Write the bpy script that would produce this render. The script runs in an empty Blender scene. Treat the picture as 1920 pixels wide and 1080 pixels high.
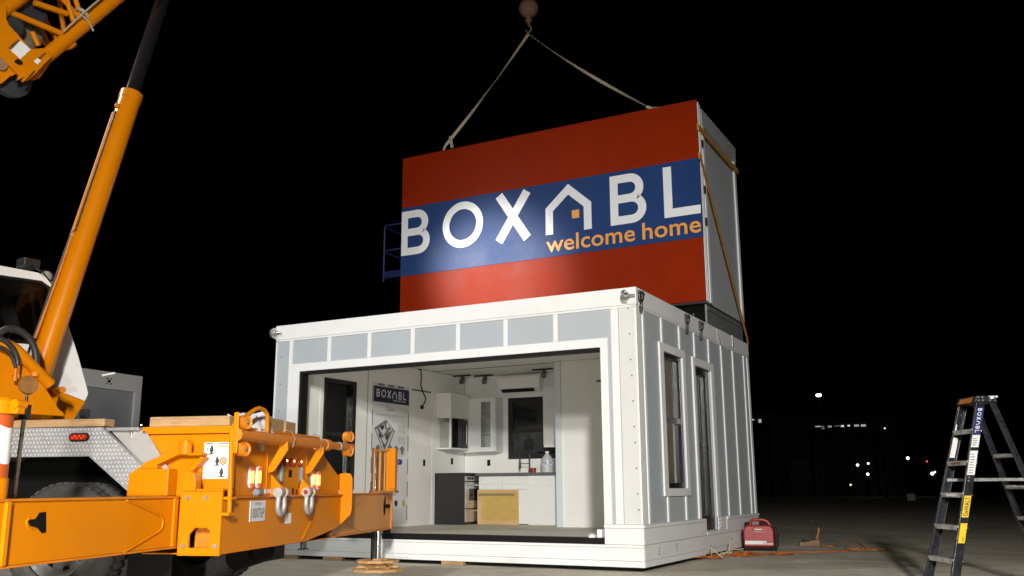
import bpy, bmesh, math, random
from mathutils import Vector, Matrix
S = bpy.context.scene
COL = S.collection
RND = random.Random(7)
PI = math.pi

# ------------------------------------------------------------------ camera
F, YAW, PITCH, ROLL = 1751.34, -0.4913, 0.2112, -0.0053      # focal length in pixels of a 1920 wide frame
CAM = Vector((4.1162, -11.0105, 0.9417))
fwd = Vector((math.sin(YAW)*math.cos(PITCH), math.cos(YAW)*math.cos(PITCH), math.sin(PITCH)))
rt0 = Vector((math.cos(YAW), -math.sin(YAW), 0))
up0 = rt0.cross(fwd)
RT = rt0*math.cos(ROLL) + up0*math.sin(ROLL)
UP = -rt0*math.sin(ROLL) + up0*math.cos(ROLL)
cd = bpy.data.cameras.new("camera"); cam = bpy.data.objects.new("camera", cd); COL.objects.link(cam)
cd.sensor_width = 36; cd.lens = F*36/1920; cd.clip_end = 2000; cd.clip_start = 0.05
cam.matrix_world = Matrix(((RT.x, UP.x, -fwd.x, CAM.x), (RT.y, UP.y, -fwd.y, CAM.y), (RT.z, UP.z, -fwd.z, CAM.z), (0, 0, 0, 1)))
S.camera = cam

# ------------------------------------------------------------------ night sky
w = bpy.data.worlds.new("World"); S.world = w; w.use_nodes = True
nt = w.node_tree; bg = nt.nodes["Background"]
sky = nt.nodes.new("ShaderNodeTexSky"); sky.sky_type = 'NISHITA'; sky.sun_disc = False
sky.sun_elevation = math.radians(-9); sky.sun_rotation = math.radians(200)
nt.links.new(sky.outputs[0], bg.inputs[0]); bg.inputs[1].default_value = 0.02

# ------------------------------------------------------------------ flood lights of the light tower behind the photographer
def spot(name, loc, aim, power, size, blend, soft, col):
    d = bpy.data.lights.new(name, 'SPOT'); o = bpy.data.objects.new(name, d); COL.objects.link(o)
    d.energy = power; d.spot_size = math.radians(size); d.spot_blend = blend; d.shadow_soft_size = soft; d.color = col
    o.location = loc
    o.rotation_euler = (Vector(aim)-Vector(loc)).to_track_quat('-Z', 'Y').to_euler()
    return o
WARM = (1.0, 0.975, 0.935)
spot("tower_lamp", (7.9, -17.1, 5.75), (-2.0, -0.6, -1.9), 9600, 78, 1.0, 0.36, WARM)
spot("tower_lamp", (7.7, -17.0, 4.65), (-2.0, -0.6, -1.9), 6600, 78, 1.0, 0.36, WARM)
COOL = (0.93, 0.98, 1.0)
spot("head_lamp", (3.3, -12.8, 0.74), (-5.2, 0, -0.7), 1900, 46, 1.0, 0.10, (1.0, 0.99, 0.96))     # a vehicle's low beam
spot("load_lamp", (-9.8, -7.2, 9.2), (0.4, -2.8, 0.0), 2200, 110, 1.0, 0.25, COOL)
spot("load_lamp", (-9.75, -6.95, 7.66), (-3.93, 3.37, 4.70), 13000, 14.5, 1.0, 0.3, (1.0, 0.98, 0.93))

S.view_settings.view_transform = 'Standard'; S.view_settings.look = 'None'
S.view_settings.exposure = 0.0; S.view_settings.gamma = 1
S.cycles.use_denoising = True
S.cycles.max_bounces = 8; S.cycles.diffuse_bounces = 5; S.cycles.glossy_bounces = 4; S.cycles.transparent_max_bounces = 8
S.cycles.sample_clamp_indirect = 4.0

GZ = -0.05                                                    # ground level (the house's skirting is at 0)

# pixel of the 1920x1080 photograph -> point on a plane
def ray(u, v): return fwd + RT*((u-960)/F) - UP*((v-540)/F)
def at(u, v, axis, val):
    d = ray(u, v); i = 'xyz'.index(axis); t = (val-CAM[i])/d[i]; return CAM + d*t
def on_plane(u, v, n, c):
    d = ray(u, v); t = (c-n.dot(CAM))/n.dot(d); return CAM + d*t

# ------------------------------------------------------------------ materials
MATS = {}
def mat(name, col, rough=0.5, metal=0.0, var=0.10, scale=6.0, bump=0.0, bscale=60.0, col2=None, c2scale=2.0, c2lo=0.55, c2hi=0.7, spec=0.5, rvar=0.12, coat=0.0, stretch=None, chips=None):
    """principled with low and high frequency mottling, roughness breakup, an optional second colour in patches, and bump"""
    if name in MATS: return MATS[name]
    m = bpy.data.materials.new(name); m.use_nodes = True; t = m.node_tree; N = t.nodes; L = t.links
    b = N["Principled BSDF"]
    tc = N.new("ShaderNodeTexCoord"); mp = N.new("ShaderNodeMapping"); L.new(tc.outputs["Object"], mp.inputs[0])
    if stretch: mp.inputs["Scale"].default_value = stretch
    n1 = N.new("ShaderNodeTexNoise"); n1.inputs["Scale"].default_value = scale; n1.inputs["Detail"].default_value = 6; n1.inputs["Roughness"].default_value = 0.65
    L.new(mp.outputs[0], n1.inputs["Vector"])
    mr = N.new("ShaderNodeMapRange"); mr.inputs["From Min"].default_value = 0.25; mr.inputs["From Max"].default_value = 0.75
    mr.inputs["To Min"].default_value = 1-var; mr.inputs["To Max"].default_value = 1+var
    L.new(n1.outputs["Fac"], mr.inputs["Value"])
    mul = N.new("ShaderNodeVectorMath"); mul.operation = 'SCALE'; mul.inputs[0].default_value = col[:3]
    L.new(mr.outputs[0], mul.inputs["Scale"]); out = mul.outputs[0]
    if col2:
        n2 = N.new("ShaderNodeTexNoise"); n2.inputs["Scale"].default_value = c2scale; n2.inputs["Detail"].default_value = 8; n2.inputs["Roughness"].default_value = 0.7
        L.new(mp.outputs[0], n2.inputs["Vector"])
        r2 = N.new("ShaderNodeMapRange"); r2.inputs["From Min"].default_value = c2lo; r2.inputs["From Max"].default_value = c2hi
        L.new(n2.outputs["Fac"], r2.inputs["Value"])
        mx = N.new("ShaderNodeMix"); mx.data_type = 'RGBA'; L.new(r2.outputs[0], mx.inputs[0]); L.new(out, mx.inputs[6]); mx.inputs[7].default_value = (*col2[:3], 1)
        out = mx.outputs[2]
    if chips:
        n4 = N.new("ShaderNodeTexNoise"); n4.inputs["Scale"].default_value = 14; n4.inputs["Detail"].default_value = 9; n4.inputs["Roughness"].default_value = 0.75
        L.new(mp.outputs[0], n4.inputs["Vector"])
        r4 = N.new("ShaderNodeMapRange"); r4.inputs["From Min"].default_value = 0.655; r4.inputs["From Max"].default_value = 0.675
        L.new(n4.outputs["Fac"], r4.inputs["Value"])
        m4 = N.new("ShaderNodeMix"); m4.data_type = 'RGBA'; L.new(r4.outputs[0], m4.inputs[0]); L.new(out, m4.inputs[6]); m4.inputs[7].default_value = (*chips, 1)
        out = m4.outputs[2]
    L.new(out, b.inputs["Base Color"])
    rr = N.new("ShaderNodeMapRange"); rr.inputs["From Min"].default_value = 0.3; rr.inputs["From Max"].default_value = 0.7
    rr.inputs["To Min"].default_value = max(0.02, rough-rvar); rr.inputs["To Max"].default_value = min(1, rough+rvar)
    L.new(n1.outputs["Fac"], rr.inputs["Value"]); L.new(rr.outputs[0], b.inputs["Roughness"])
    b.inputs["Metallic"].default_value = metal; b.inputs["Specular IOR Level"].default_value = spec
    if coat: b.inputs["Coat Weight"].default_value = coat; b.inputs["Coat Roughness"].default_value = 0.08
    if bump:
        n3 = N.new("ShaderNodeTexNoise"); n3.inputs["Scale"].default_value = bscale; n3.inputs["Detail"].default_value = 4
        L.new(mp.outputs[0], n3.inputs["Vector"])
        bp = N.new("ShaderNodeBump"); bp.inputs["Strength"].default_value = bump; bp.inputs["Distance"].default_value = 0.01
        L.new(n3.outputs["Fac"], bp.inputs["Height"]); L.new(bp.outputs[0], b.inputs["Normal"])
    MATS[name] = m; return m
def emis(name, col, strength):
    m = bpy.data.materials.new(name); m.use_nodes = True; b = m.node_tree.nodes["Principled BSDF"]
    b.inputs["Base Color"].default_value = (*col, 1); b.inputs["Emission Color"].default_value = (*col, 1); b.inputs["Emission Strength"].default_value = strength
    return m
def glass_mat(name, tint, refl=1.0):
    m = bpy.data.materials.new(name); m.use_nodes = True; t = m.node_tree; N = t.nodes; L = t.links
    N.remove(N["Principled BSDF"]); o = N["Material Output"]
    tr = N.new("ShaderNodeBsdfTransparent"); tr.inputs[0].default_value = (*tint, 1)
    gl = N.new("ShaderNodeBsdfGlossy"); gl.inputs["Roughness"].default_value = 0.02
    lw = N.new("ShaderNodeLayerWeight"); lw.inputs[0].default_value = 0.5
    pw = N.new("ShaderNodeMath"); pw.operation = 'POWER'; pw.inputs[1].default_value = 5.0; L.new(lw.outputs["Facing"], pw.inputs[0])
    fr = N.new("ShaderNodeMath"); fr.operation = 'MULTIPLY_ADD'; fr.inputs[1].default_value = 0.9; fr.inputs[2].default_value = 0.04; L.new(pw.outputs[0], fr.inputs[0])
    ns = N.new("ShaderNodeTexNoise"); ns.inputs["Scale"].default_value = 1.3
    bp = N.new("ShaderNodeBump"); bp.inputs["Strength"].default_value = 0.04; L.new(ns.outputs["Fac"], bp.inputs["Height"]); L.new(bp.outputs[0], gl.inputs["Normal"])
    mx = N.new("ShaderNodeMixShader"); L.new(fr.outputs[0], mx.inputs[0]); L.new(tr.outputs[0], mx.inputs[1]); L.new(gl.outputs[0], mx.inputs[2]); L.new(mx.outputs[0], o.inputs[0])
    return m

M_ORANGE = mat("crane_paint", (0.60, 0.187, 0.0003), 0.42, var=0.07, scale=2.5, col2=(0.50, 0.14, 0.004), c2scale=3.0, c2lo=0.66, c2hi=0.95, bump=0.05, bscale=12, spec=0.16, chips=(0.12, 0.07, 0.04))
M_ORANGE2 = mat("worn_crane_paint", (0.58, 0.175, 0.004), 0.5, var=0.16, scale=9, col2=(0.30, 0.15, 0.05), c2scale=11, c2lo=0.55, c2hi=0.8, bump=0.15, bscale=40, chips=(0.10, 0.065, 0.045))
M_BEAM = mat("dusty_crane_paint", (0.62, 0.26, 0.055), 0.5, var=0.10, scale=5, col2=(0.42, 0.20, 0.07), c2scale=4, c2lo=0.5, c2hi=0.85, bump=0.05, bscale=30, chips=(0.20, 0.12, 0.06))
M_WHITEP = mat("white_trim_paint", (0.80, 0.80, 0.785), 0.45, var=0.025, scale=3, bump=0.04, bscale=90, col2=(0.66, 0.65, 0.61), c2scale=2.2, c2lo=0.62, c2hi=0.9)
M_PANEL = mat("pale_grey_panel", (0.415, 0.45, 0.475), 0.5, var=0.03, scale=2, bump=0.05, bscale=120, col2=(0.47, 0.47, 0.45), c2scale=1.1, c2lo=0.5, c2hi=0.8)
M_PANELW = mat("primed_panel", (0.66, 0.66, 0.63), 0.5, var=0.03, scale=2, bump=0.05, bscale=120)
M_INT = mat("interior_white", (0.86, 0.85, 0.815), 0.55, var=0.02, scale=2, bump=0.03, bscale=70)
M_FLOOR = mat("floor_board", (0.60, 0.565, 0.47), 0.6, var=0.10, scale=5, col2=(0.5, 0.49, 0.44), c2scale=3.5, c2lo=0.6, c2hi=0.75, bump=0.08)
M_BLACK = mat("black_rubber", (0.008, 0.008, 0.008), 0.6, var=0.2, scale=20, spec=0.2)
M_BLACKM = mat("black_metal", (0.02, 0.02, 0.021), 0.35, var=0.25, scale=14, col2=(0.09, 0.085, 0.08), c2scale=18, c2lo=0.62, c2hi=0.8, bump=0.1)
M_FRAMEB = mat("black_window_frame", (0.012, 0.012, 0.013), 0.3, var=0.1, rvar=0.05)
M_DARK = mat("dark_chassis", (0.005, 0.005, 0.0045), 0.8, var=0.3, scale=8, bump=0.2, spec=0.1)
M_CHROME = mat("chrome", (0.62, 0.62, 0.62), 0.10, 1.0, var=0.05, rvar=0.05)
M_STEEL = mat("galvanised_steel", (0.52, 0.52, 0.50), 0.35, 0.85, var=0.2, scale=9, bump=0.12, bscale=30)
M_STAIN = mat("stainless_steel", (0.50, 0.49, 0.47), 0.34, 0.9, var=0.04, rvar=0.03, stretch=(1, 1, 12))
M_ALU = mat("aluminium_plate", (0.36, 0.355, 0.36), 0.40, 0.35, var=0.12, scale=5, col2=(0.36, 0.34, 0.31), c2scale=5, c2lo=0.55, c2hi=0.8, bump=0.05)
M_TYRE = mat("tyre_rubber", (0.055, 0.053, 0.048), 0.75, var=0.3, scale=12, col2=(0.10, 0.09, 0.075), c2scale=6, c2lo=0.5, c2hi=0.75, bump=0.3)
M_WOOD = mat("raw_timber", (0.40, 0.245, 0.115), 0.7, var=0.25, scale=5, col2=(0.26, 0.15, 0.065), c2scale=3, c2lo=0.5, c2hi=0.7, bump=0.25, bscale=25, stretch=(1.2, 1.2, 9))
M_RED = mat("red_vinyl", (0.255, 0.0185, 0.001), 0.42, var=0.10, scale=1.5, bump=0.02, bscale=4, rvar=0.05, spec=0.06)
M_BLUE = mat("blue_vinyl", (0.016, 0.046, 0.155), 0.42, var=0.10, scale=1.5, bump=0.02, bscale=4, rvar=0.05, spec=0.12)
M_SIGNW = mat("white_vinyl", (0.78, 0.79, 0.80), 0.40, var=0.03, spec=0.35)
M_SIGNO = mat("amber_vinyl", (0.80, 0.33, 0.035), 0.42, var=0.05)
M_NAVY = mat("navy_print", (0.012, 0.015, 0.06), 0.5, var=0.1)
M_PRINT = mat("grey_print", (0.17, 0.17, 0.18), 0.6, var=0.1)
M_PRINTD = mat("dark_print", (0.035, 0.035, 0.04), 0.6, var=0.1)
M_PAPER = mat("white_sticker", (0.76, 0.76, 0.74), 0.5, var=0.05, scale=10)
M_GREYW = mat("grey_module_panel", (0.33, 0.335, 0.35), 0.45, var=0.08, scale=2, bump=0.05, col2=(0.33, 0.33, 0.34), c2scale=1)
M_ROOF = mat("roof_membrane", (0.35, 0.35, 0.34), 0.7, var=0.1)
M_STRAPO = mat("amber_webbing", (0.52, 0.235, 0.035), 0.7, var=0.12, scale=30, bump=0.2, bscale=150)
M_STRAPP = mat("pale_webbing", (0.42, 0.36, 0.25), 0.75, var=0.15, scale=20, bump=0.2, bscale=150)
M_RUST = mat("rusty_iron", (0.26, 0.165, 0.10), 0.75, var=0.35, scale=9, col2=(0.28, 0.06, 0.015), c2scale=5, c2lo=0.5, c2hi=0.7, bump=0.4, bscale=30)
M_CONC = mat("old_shackle_zinc", (0.40, 0.39, 0.365), 0.55, 0.45, var=0.15, scale=20, bump=0.2)
M_LADDER = mat("ladder_fibreglass", (0.016, 0.016, 0.020), 0.33, var=0.3, scale=14, col2=(0.13, 0.125, 0.12), c2scale=24, c2lo=0.6, c2hi=0.75, bump=0.1)
M_LADALU = mat("ladder_aluminium", (0.60, 0.59, 0.57), 0.4, 0.7, var=0.3, scale=14, col2=(0.10, 0.095, 0.09), c2scale=10, c2lo=0.5, c2hi=0.75, bump=0.1)
M_YEL = mat("yellow_sticker", (0.85, 0.55, 0.01), 0.45, var=0.05)
M_GRED = mat("red_plastic", (0.33, 0.018, 0.016), 0.35, var=0.1, scale=10, bump=0.04)
M_CORD = mat("orange_cord", (0.50, 0.12, 0.012), 0.5, var=0.15, scale=20)
M_BLUEP = mat("blue_lift_paint", (0.012, 0.018, 0.085), 0.45, var=0.1)
M_COUNTER = mat("grey_stone_counter", (0.12, 0.12, 0.125), 0.35, var=0.25, scale=30)
M_FILM = mat("amber_film", (0.56, 0.38, 0.10), 0.3, var=0.08, scale=3, col2=(0.62, 0.41, 0.19), c2scale=1.2)
M_GLASSW = glass_mat("window_glass", (0.90, 0.91, 0.89))
M_CABGLASS = glass_mat("cab_glass", (0.34, 0.35, 0.36))
M_CLEAR = glass_mat("clear_glass", (0.85, 0.87, 0.87))
M_DGLASS = mat("black_glass", (0.006, 0.006, 0.007), 0.06, var=0.1, rvar=0.02)
M_AMBER = emis("lit_amber_led", (1.0, 0.60, 0.14), 0.95)
M_REDL = mat("red_lens", (0.30, 0.02, 0.006), 0.15, var=0.1, rvar=0.05)
M_REDLIT = emis("lit_red_lens", (1.0, 0.10, 0.02), 0.35)
M_LENS = mat("clear_lens", (0.45, 0.43, 0.36), 0.15, var=0.1, rvar=0.05)
M_RUBG = mat("hose_rubber", (0.028, 0.028, 0.028), 0.45, var=0.2, scale=20)
M_CLOTH = mat("white_cloth", (0.72, 0.72, 0.72), 0.85, var=0.06, bump=0.2, bscale=30)
M_BRONZE = mat("bronze_tube", (0.26, 0.115, 0.03), 0.45, 0.4, var=0.25, scale=10)

def stripe_mat():
    m = bpy.data.materials.new("reflective_stripes"); m.use_nodes = True; t = m.node_tree; N = t.nodes; L = t.links; b = N["Principled BSDF"]
    tc = N.new("ShaderNodeTexCoord"); sx = N.new("ShaderNodeSeparateXYZ"); L.new(tc.outputs["Object"], sx.inputs[0])
    a = N.new("ShaderNodeMath"); a.operation = 'MULTIPLY_ADD'; a.inputs[1].default_value = 0.9; L.new(sx.outputs[0], a.inputs[0]); L.new(sx.outputs[2], a.inputs[2])
    f = N.new("ShaderNodeMath"); f.operation = 'MULTIPLY_ADD'; f.inputs[1].default_value = 2.3; f.inputs[2].default_value = 0.62; L.new(a.outputs[0], f.inputs[0])
    fr = N.new("ShaderNodeMath"); fr.operation = 'FRACT'; L.new(f.outputs[0], fr.inputs[0])
    g = N.new("ShaderNodeMath"); g.operation = 'GREATER_THAN'; g.inputs[1].default_value = 0.48; L.new(fr.outputs[0], g.inputs[0])
    mx = N.new("ShaderNodeMix"); mx.data_type = 'RGBA'; L.new(g.outputs[0], mx.inputs[0]); mx.inputs[6].default_value = (0.42, 0.075, 0.012, 1); mx.inputs[7].default_value = (0.72, 0.71, 0.68, 1)
    L.new(mx.outputs[2], b.inputs["Base Color"]); b.inputs["Roughness"].default_value = 0.4
    return m
M_STRIPE = stripe_mat()

# ------------------------------------------------------------------ mesh helpers
class MB:
    def __init__(s, M=None): s.v = []; s.f = []; s.sm = []; s.M = M or Matrix()
    def add(s, vs, fs, smooth=False):
        k = len(s.v); s.v += [s.M @ Vector(p) for p in vs]; s.f += [tuple(i+k for i in f) for f in fs]; s.sm += [smooth]*len(fs)
    def box(s, x0, x1, y0, y1, z0, z1):
        s.hexa([(x0, y0, z0), (x1, y0, z0), (x1, y1, z0), (x0, y1, z0), (x0, y0, z1), (x1, y0, z1), (x1, y1, z1), (x0, y1, z1)])
    def hexa(s, p): s.add(p, [(0, 3, 2, 1), (4, 5, 6, 7), (0, 1, 5, 4), (1, 2, 6, 5), (2, 3, 7, 6), (3, 0, 4, 7)])
    def prism(s, poly, off):
        """3D polygon swept by the vector off"""
        n = len(poly); o = Vector(off); a = [Vector(p) for p in poly]; b = [p+o for p in a]
        s.add(a+b, [tuple(range(n))[::-1], tuple(range(n, 2*n))] + [(i, (i+1) % n, n+(i+1) % n, n+i) for i in range(n)])
    def ring(s, outer, inner, off):
        """picture-frame shape: outer and inner loops of equal length, swept by off"""
        n = len(outer); o = Vector(off); a = [Vector(p) for p in outer]; b = [Vector(p) for p in inner]
        A = [p+o for p in a]; B = [p+o for p in b]; f = []
        for i in range(n):
            j = (i+1) % n
            f += [(i, n+i, n+j, j), (2*n+i, 2*n+j, 3*n+j, 3*n+i), (i, j, 2*n+j, 2*n+i), (n+i, 3*n+i, 3*n+j, n+j)]
        s.add(a+b+A+B, f)
    def tube(s, pts, r, seg=10, cap=True, r2=None):
        P = [Vector(p) for p in pts]; n = len(P); rings = []
        ref = None
        for i, p in enumerate(P):
            t = (P[min(i+1, n-1)]-P[max(i-1, 0)])
            if t.length < 1e-9: t = Vector((0, 0, 1))
            t.normalize()
            if ref is None: ref = t.orthogonal().normalized()
            else:
                ref = ref - t*ref.dot(t)
                ref = ref.normalized() if ref.length > 1e-6 else t.orthogonal().normalized()
            bb = t.cross(ref); rr = r if r2 is None else r+(r2-r)*i/max(1, n-1)
            rings.append([p+(ref*math.cos(2*PI*k/seg)+bb*math.sin(2*PI*k/seg))*rr for k in range(seg)])
        vs = [q for g in rings for q in g]
        s.add(vs, [(i*seg+k, i*seg+(k+1) % seg, (i+1)*seg+(k+1) % seg, (i+1)*seg+k) for i in range(n-1) for k in range(seg)], True)
        if cap:
            s.add(rings[0], [tuple(range(seg))[::-1]]); s.add(rings[-1], [tuple(range(seg))])
    def lathe(s, prof, p0, axis, seg=32, smooth=True):
        """profile of (distance along the axis, radius)"""
        a = Vector(axis).normalized(); u = a.orthogonal().normalized(); v = a.cross(u); p0 = Vector(p0)
        n = len(prof)
        for i in range(n-1):
            vs = []
            for (h, r) in (prof[i], prof[i+1]):
                vs += [p0+a*h+(u*math.cos(2*PI*k/seg)+v*math.sin(2*PI*k/seg))*max(r, 1e-4) for k in range(seg)]
            s.add(vs, [(k, (k+1) % seg, seg+(k+1) % seg, seg+k) for k in range(seg)], smooth)
    def cyl(s, p0, p1, r, seg=16, r2=None): s.tube([p0, p1], r, seg, True, r2)
    def sphere(s, c, r, seg=24, rings=14, sc=(1, 1, 1)):
        c = Vector(c); vs = []; fs = []
        for i in range(rings+1):
            th = PI*i/rings
            for k in range(seg):
                ph = 2*PI*k/seg
                vs.append(c+Vector((math.sin(th)*math.cos(ph)*sc[0], math.sin(th)*math.sin(ph)*sc[1], math.cos(th)*sc[2]))*r)
        for i in range(rings):
            for k in range(seg): fs.append((i*seg+k, (i+1)*seg+k, (i+1)*seg+(k+1) % seg, i*seg+(k+1) % seg))
        s.add(vs, fs, True)
    def strokes(s, segs, P, t):
        """flat bars: every seg is a 4-point 2D quad; P maps (x, z) -> 3D, t is the thickness vector"""
        for k, q in enumerate(segs): s.prism([P(*p) for p in q], Vector(t)*(1+0.12*(k % 7)))
    def build(s, name, m, parent=None, bevel=0.0, seg=2):
        me = bpy.data.meshes.new(name); me.from_pydata([tuple(v) for v in s.v], [], s.f)
        me.polygons.foreach_set("use_smooth", s.sm)
        bm = bmesh.new(); bm.from_mesh(me); bmesh.ops.recalc_face_normals(bm, faces=bm.faces); bm.to_mesh(me); bm.free()
        me.materials.append(m); me.update()
        o = bpy.data.objects.new(name, me); COL.objects.link(o)
        if parent: o.parent = parent
        if bevel:
            b = o.modifiers.new("edge", 'BEVEL'); b.width = bevel; b.segments = seg; b.limit_method = 'ANGLE'; b.angle_limit = math.radians(45)
        return o
def tag(o, label, cat, group=None):
    o["label"] = label; o["category"] = cat
    if group: o["group"] = group
    return o
def thing(name, label, cat, loc=(0, 0, 0), rz=0, group=None):
    o = bpy.data.objects.new(name, None); COL.objects.link(o); o.location = loc; o.rotation_euler = (0, 0, rz); o.empty_display_size = 0.2
    return tag(o, label, cat, group)
def bx(name, m, parent, *b, bevel=0.0):
    k = MB(); k.box(*b); return k.build(name, m, parent, bevel)
def rect(P, a0, a1, b0, b1): return [P(a0, b0), P(a1, b0), P(a1, b1), P(a0, b1)]

def thick(poly, wd, closed=False):
    """mitred quads of a 2D polyline"""
    n = len(poly); P = [Vector(p) for p in poly]; Lf = []; Rt = []
    for i in range(n):
        a = P[i-1] if (i > 0 or closed) else None; c = P[(i+1) % n] if (i < n-1 or closed) else None
        d1 = (P[i]-a).normalized() if a is not None else None; d2 = (c-P[i]).normalized() if c is not None else None
        if d1 is None: d1 = d2
        if d2 is None: d2 = d1
        nn = Vector((-d1.y, d1.x))+Vector((-d2.y, d2.x)); nn.normalize(); k = nn.dot(Vector((-d1.y, d1.x)))
        o = nn*(wd/2/max(k, 0.35)); Lf.append(P[i]+o); Rt.append(P[i]-o)
    return [[Rt[i], Rt[(i+1) % n], Lf[(i+1) % n], Lf[i]] for i in range(n if closed else n-1)]
def arc(cx, cz, rx, rz, a0, a1, n=12): return [(cx+rx*math.cos(a0+(a1-a0)*i/n), cz+rz*math.sin(a0+(a1-a0)*i/n)) for i in range(n+1)]
def wordmark():
    """the six-letter word mark with a house outline for its fourth letter: 5.92 wide, 0.88 high; returns quads and the door square"""
    sw = 0.145; h = 0.88; q = []
    def B(x):
        o = []
        o += thick([(x+sw/2, 0), (x+sw/2, h)], sw)
        z1 = h-sw/2; zm = h*0.51; z0 = sw/2
        r1 = (z1-zm)/2; r2 = (zm-z0)/2
        o += thick([(x+sw, z1), (x+0.36, z1)]+arc(x+0.36, (z1+zm)/2, r1, r1, PI/2, -PI/2)[1:]+[(x+sw, zm)], sw)
        o += thick([(x+0.36, zm), (x+0.39, zm)]+arc(x+0.39, (z0+zm)/2, r2, r2, PI/2, -PI/2)[1:]+[(x+sw, z0)], sw)
        return o
    q += B(0.0)
    q += thick(arc(1.38, 0.44, 0.367, 0.372, 0, 2*PI, 40)[:-1], sw, True)
    q += thick([(2.155, 0), (2.735, h)], 0.165); q += thick([(2.735, 0), (2.155, h)], 0.165)
    q += thick([(3.175, 0), (3.175, 0.455), (3.55, 0.785), (3.915, 0.455), (3.915, 0)], sw)
    q += B(4.34)
    q += thick([(5.375, h), (5.375, sw/2), (5.92, sw/2)], sw)
    return q, [(3.615, 0.235), (3.755, 0.235), (3.755, 0.385), (3.615, 0.385)]
FONT = {}
def text2d(st, bold=0.0, spacing=1.0):
    key = (st, bold, spacing)
    if key not in FONT:
        c = bpy.data.curves.new("t", 'FONT'); c.body = st; c.size = 1.0; c.offset = bold; c.space_character = spacing; c.resolution_u = 3; c.fill_mode = 'FRONT'
        o = bpy.data.objects.new("t", c); COL.objects.link(o)
        bpy.context.view_layer.update()
        me = bpy.data.meshes.new_from_object(o.evaluated_get(bpy.context.evaluated_depsgraph_get()))
        FONT[key] = ([(v.co.x, v.co.y) for v in me.vertices], [tuple(p.vertices) for p in me.polygons])
        bpy.data.objects.remove(o); bpy.data.curves.remove(c); bpy.data.meshes.remove(me)
    return FONT[key]
def put_text(mb, st, P, x, z, wd, ht=None, bold=0.0, spacing=1.0):
    """fit a string into a width (and cap height); P maps (x, z) -> 3D"""
    v, f = text2d(st, bold, spacing)
    x0 = min(p[0] for p in v); x1 = max(p[0] for p in v); y1 = max(p[1] for p in v)
    sx = wd/(x1-x0); sz = sx if ht is None else ht/y1
    mb.add([P(x+(a-x0)*sx, z+b*sz) for a, b in v], f)

# wall slab with rectangular openings; U, V are the two in-plane coordinates, P(u, v, d) -> 3D with d across the thickness
def wall(mb, P, u0, u1, v0, v1, d0, d1, holes):
    us = sorted(set([u0, u1]+[h[0] for h in holes]+[h[1] for h in holes])); vs = sorted(set([v0, v1]+[h[2] for h in holes]+[h[3] for h in holes]))
    us = [u for u in us if u0 <= u <= u1]; vs = [v for v in vs if v0 <= v <= v1]
    def solid(i, j):
        if i < 0 or j < 0 or i >= len(us)-1 or j >= len(vs)-1: return False
        cu = (us[i]+us[i+1])/2; cv = (vs[j]+vs[j+1])/2
        return not any(h[0] < cu < h[1] and h[2] < cv < h[3] for h in holes)
    for i in range(len(us)-1):
        for j in range(len(vs)-1):
            if not solid(i, j): continue
            a, b, c, d = us[i], us[i+1], vs[j], vs[j+1]
            q = [P(a, c, d0), P(b, c, d0), P(b, d, d0), P(a, d, d0), P(a, c, d1), P(b, c, d1), P(b, d, d1), P(a, d, d1)]
            f = [(0, 1, 2, 3), (7, 6, 5, 4)]
            if not solid(i, j-1): f.append((0, 4, 5, 1))
            if not solid(i+1, j): f.append((1, 5, 6, 2))
            if not solid(i, j+1): f.append((2, 6, 7, 3))
            if not solid(i-1, j): f.append((3, 7, 4, 0))
            mb.add(q, f)

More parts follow.
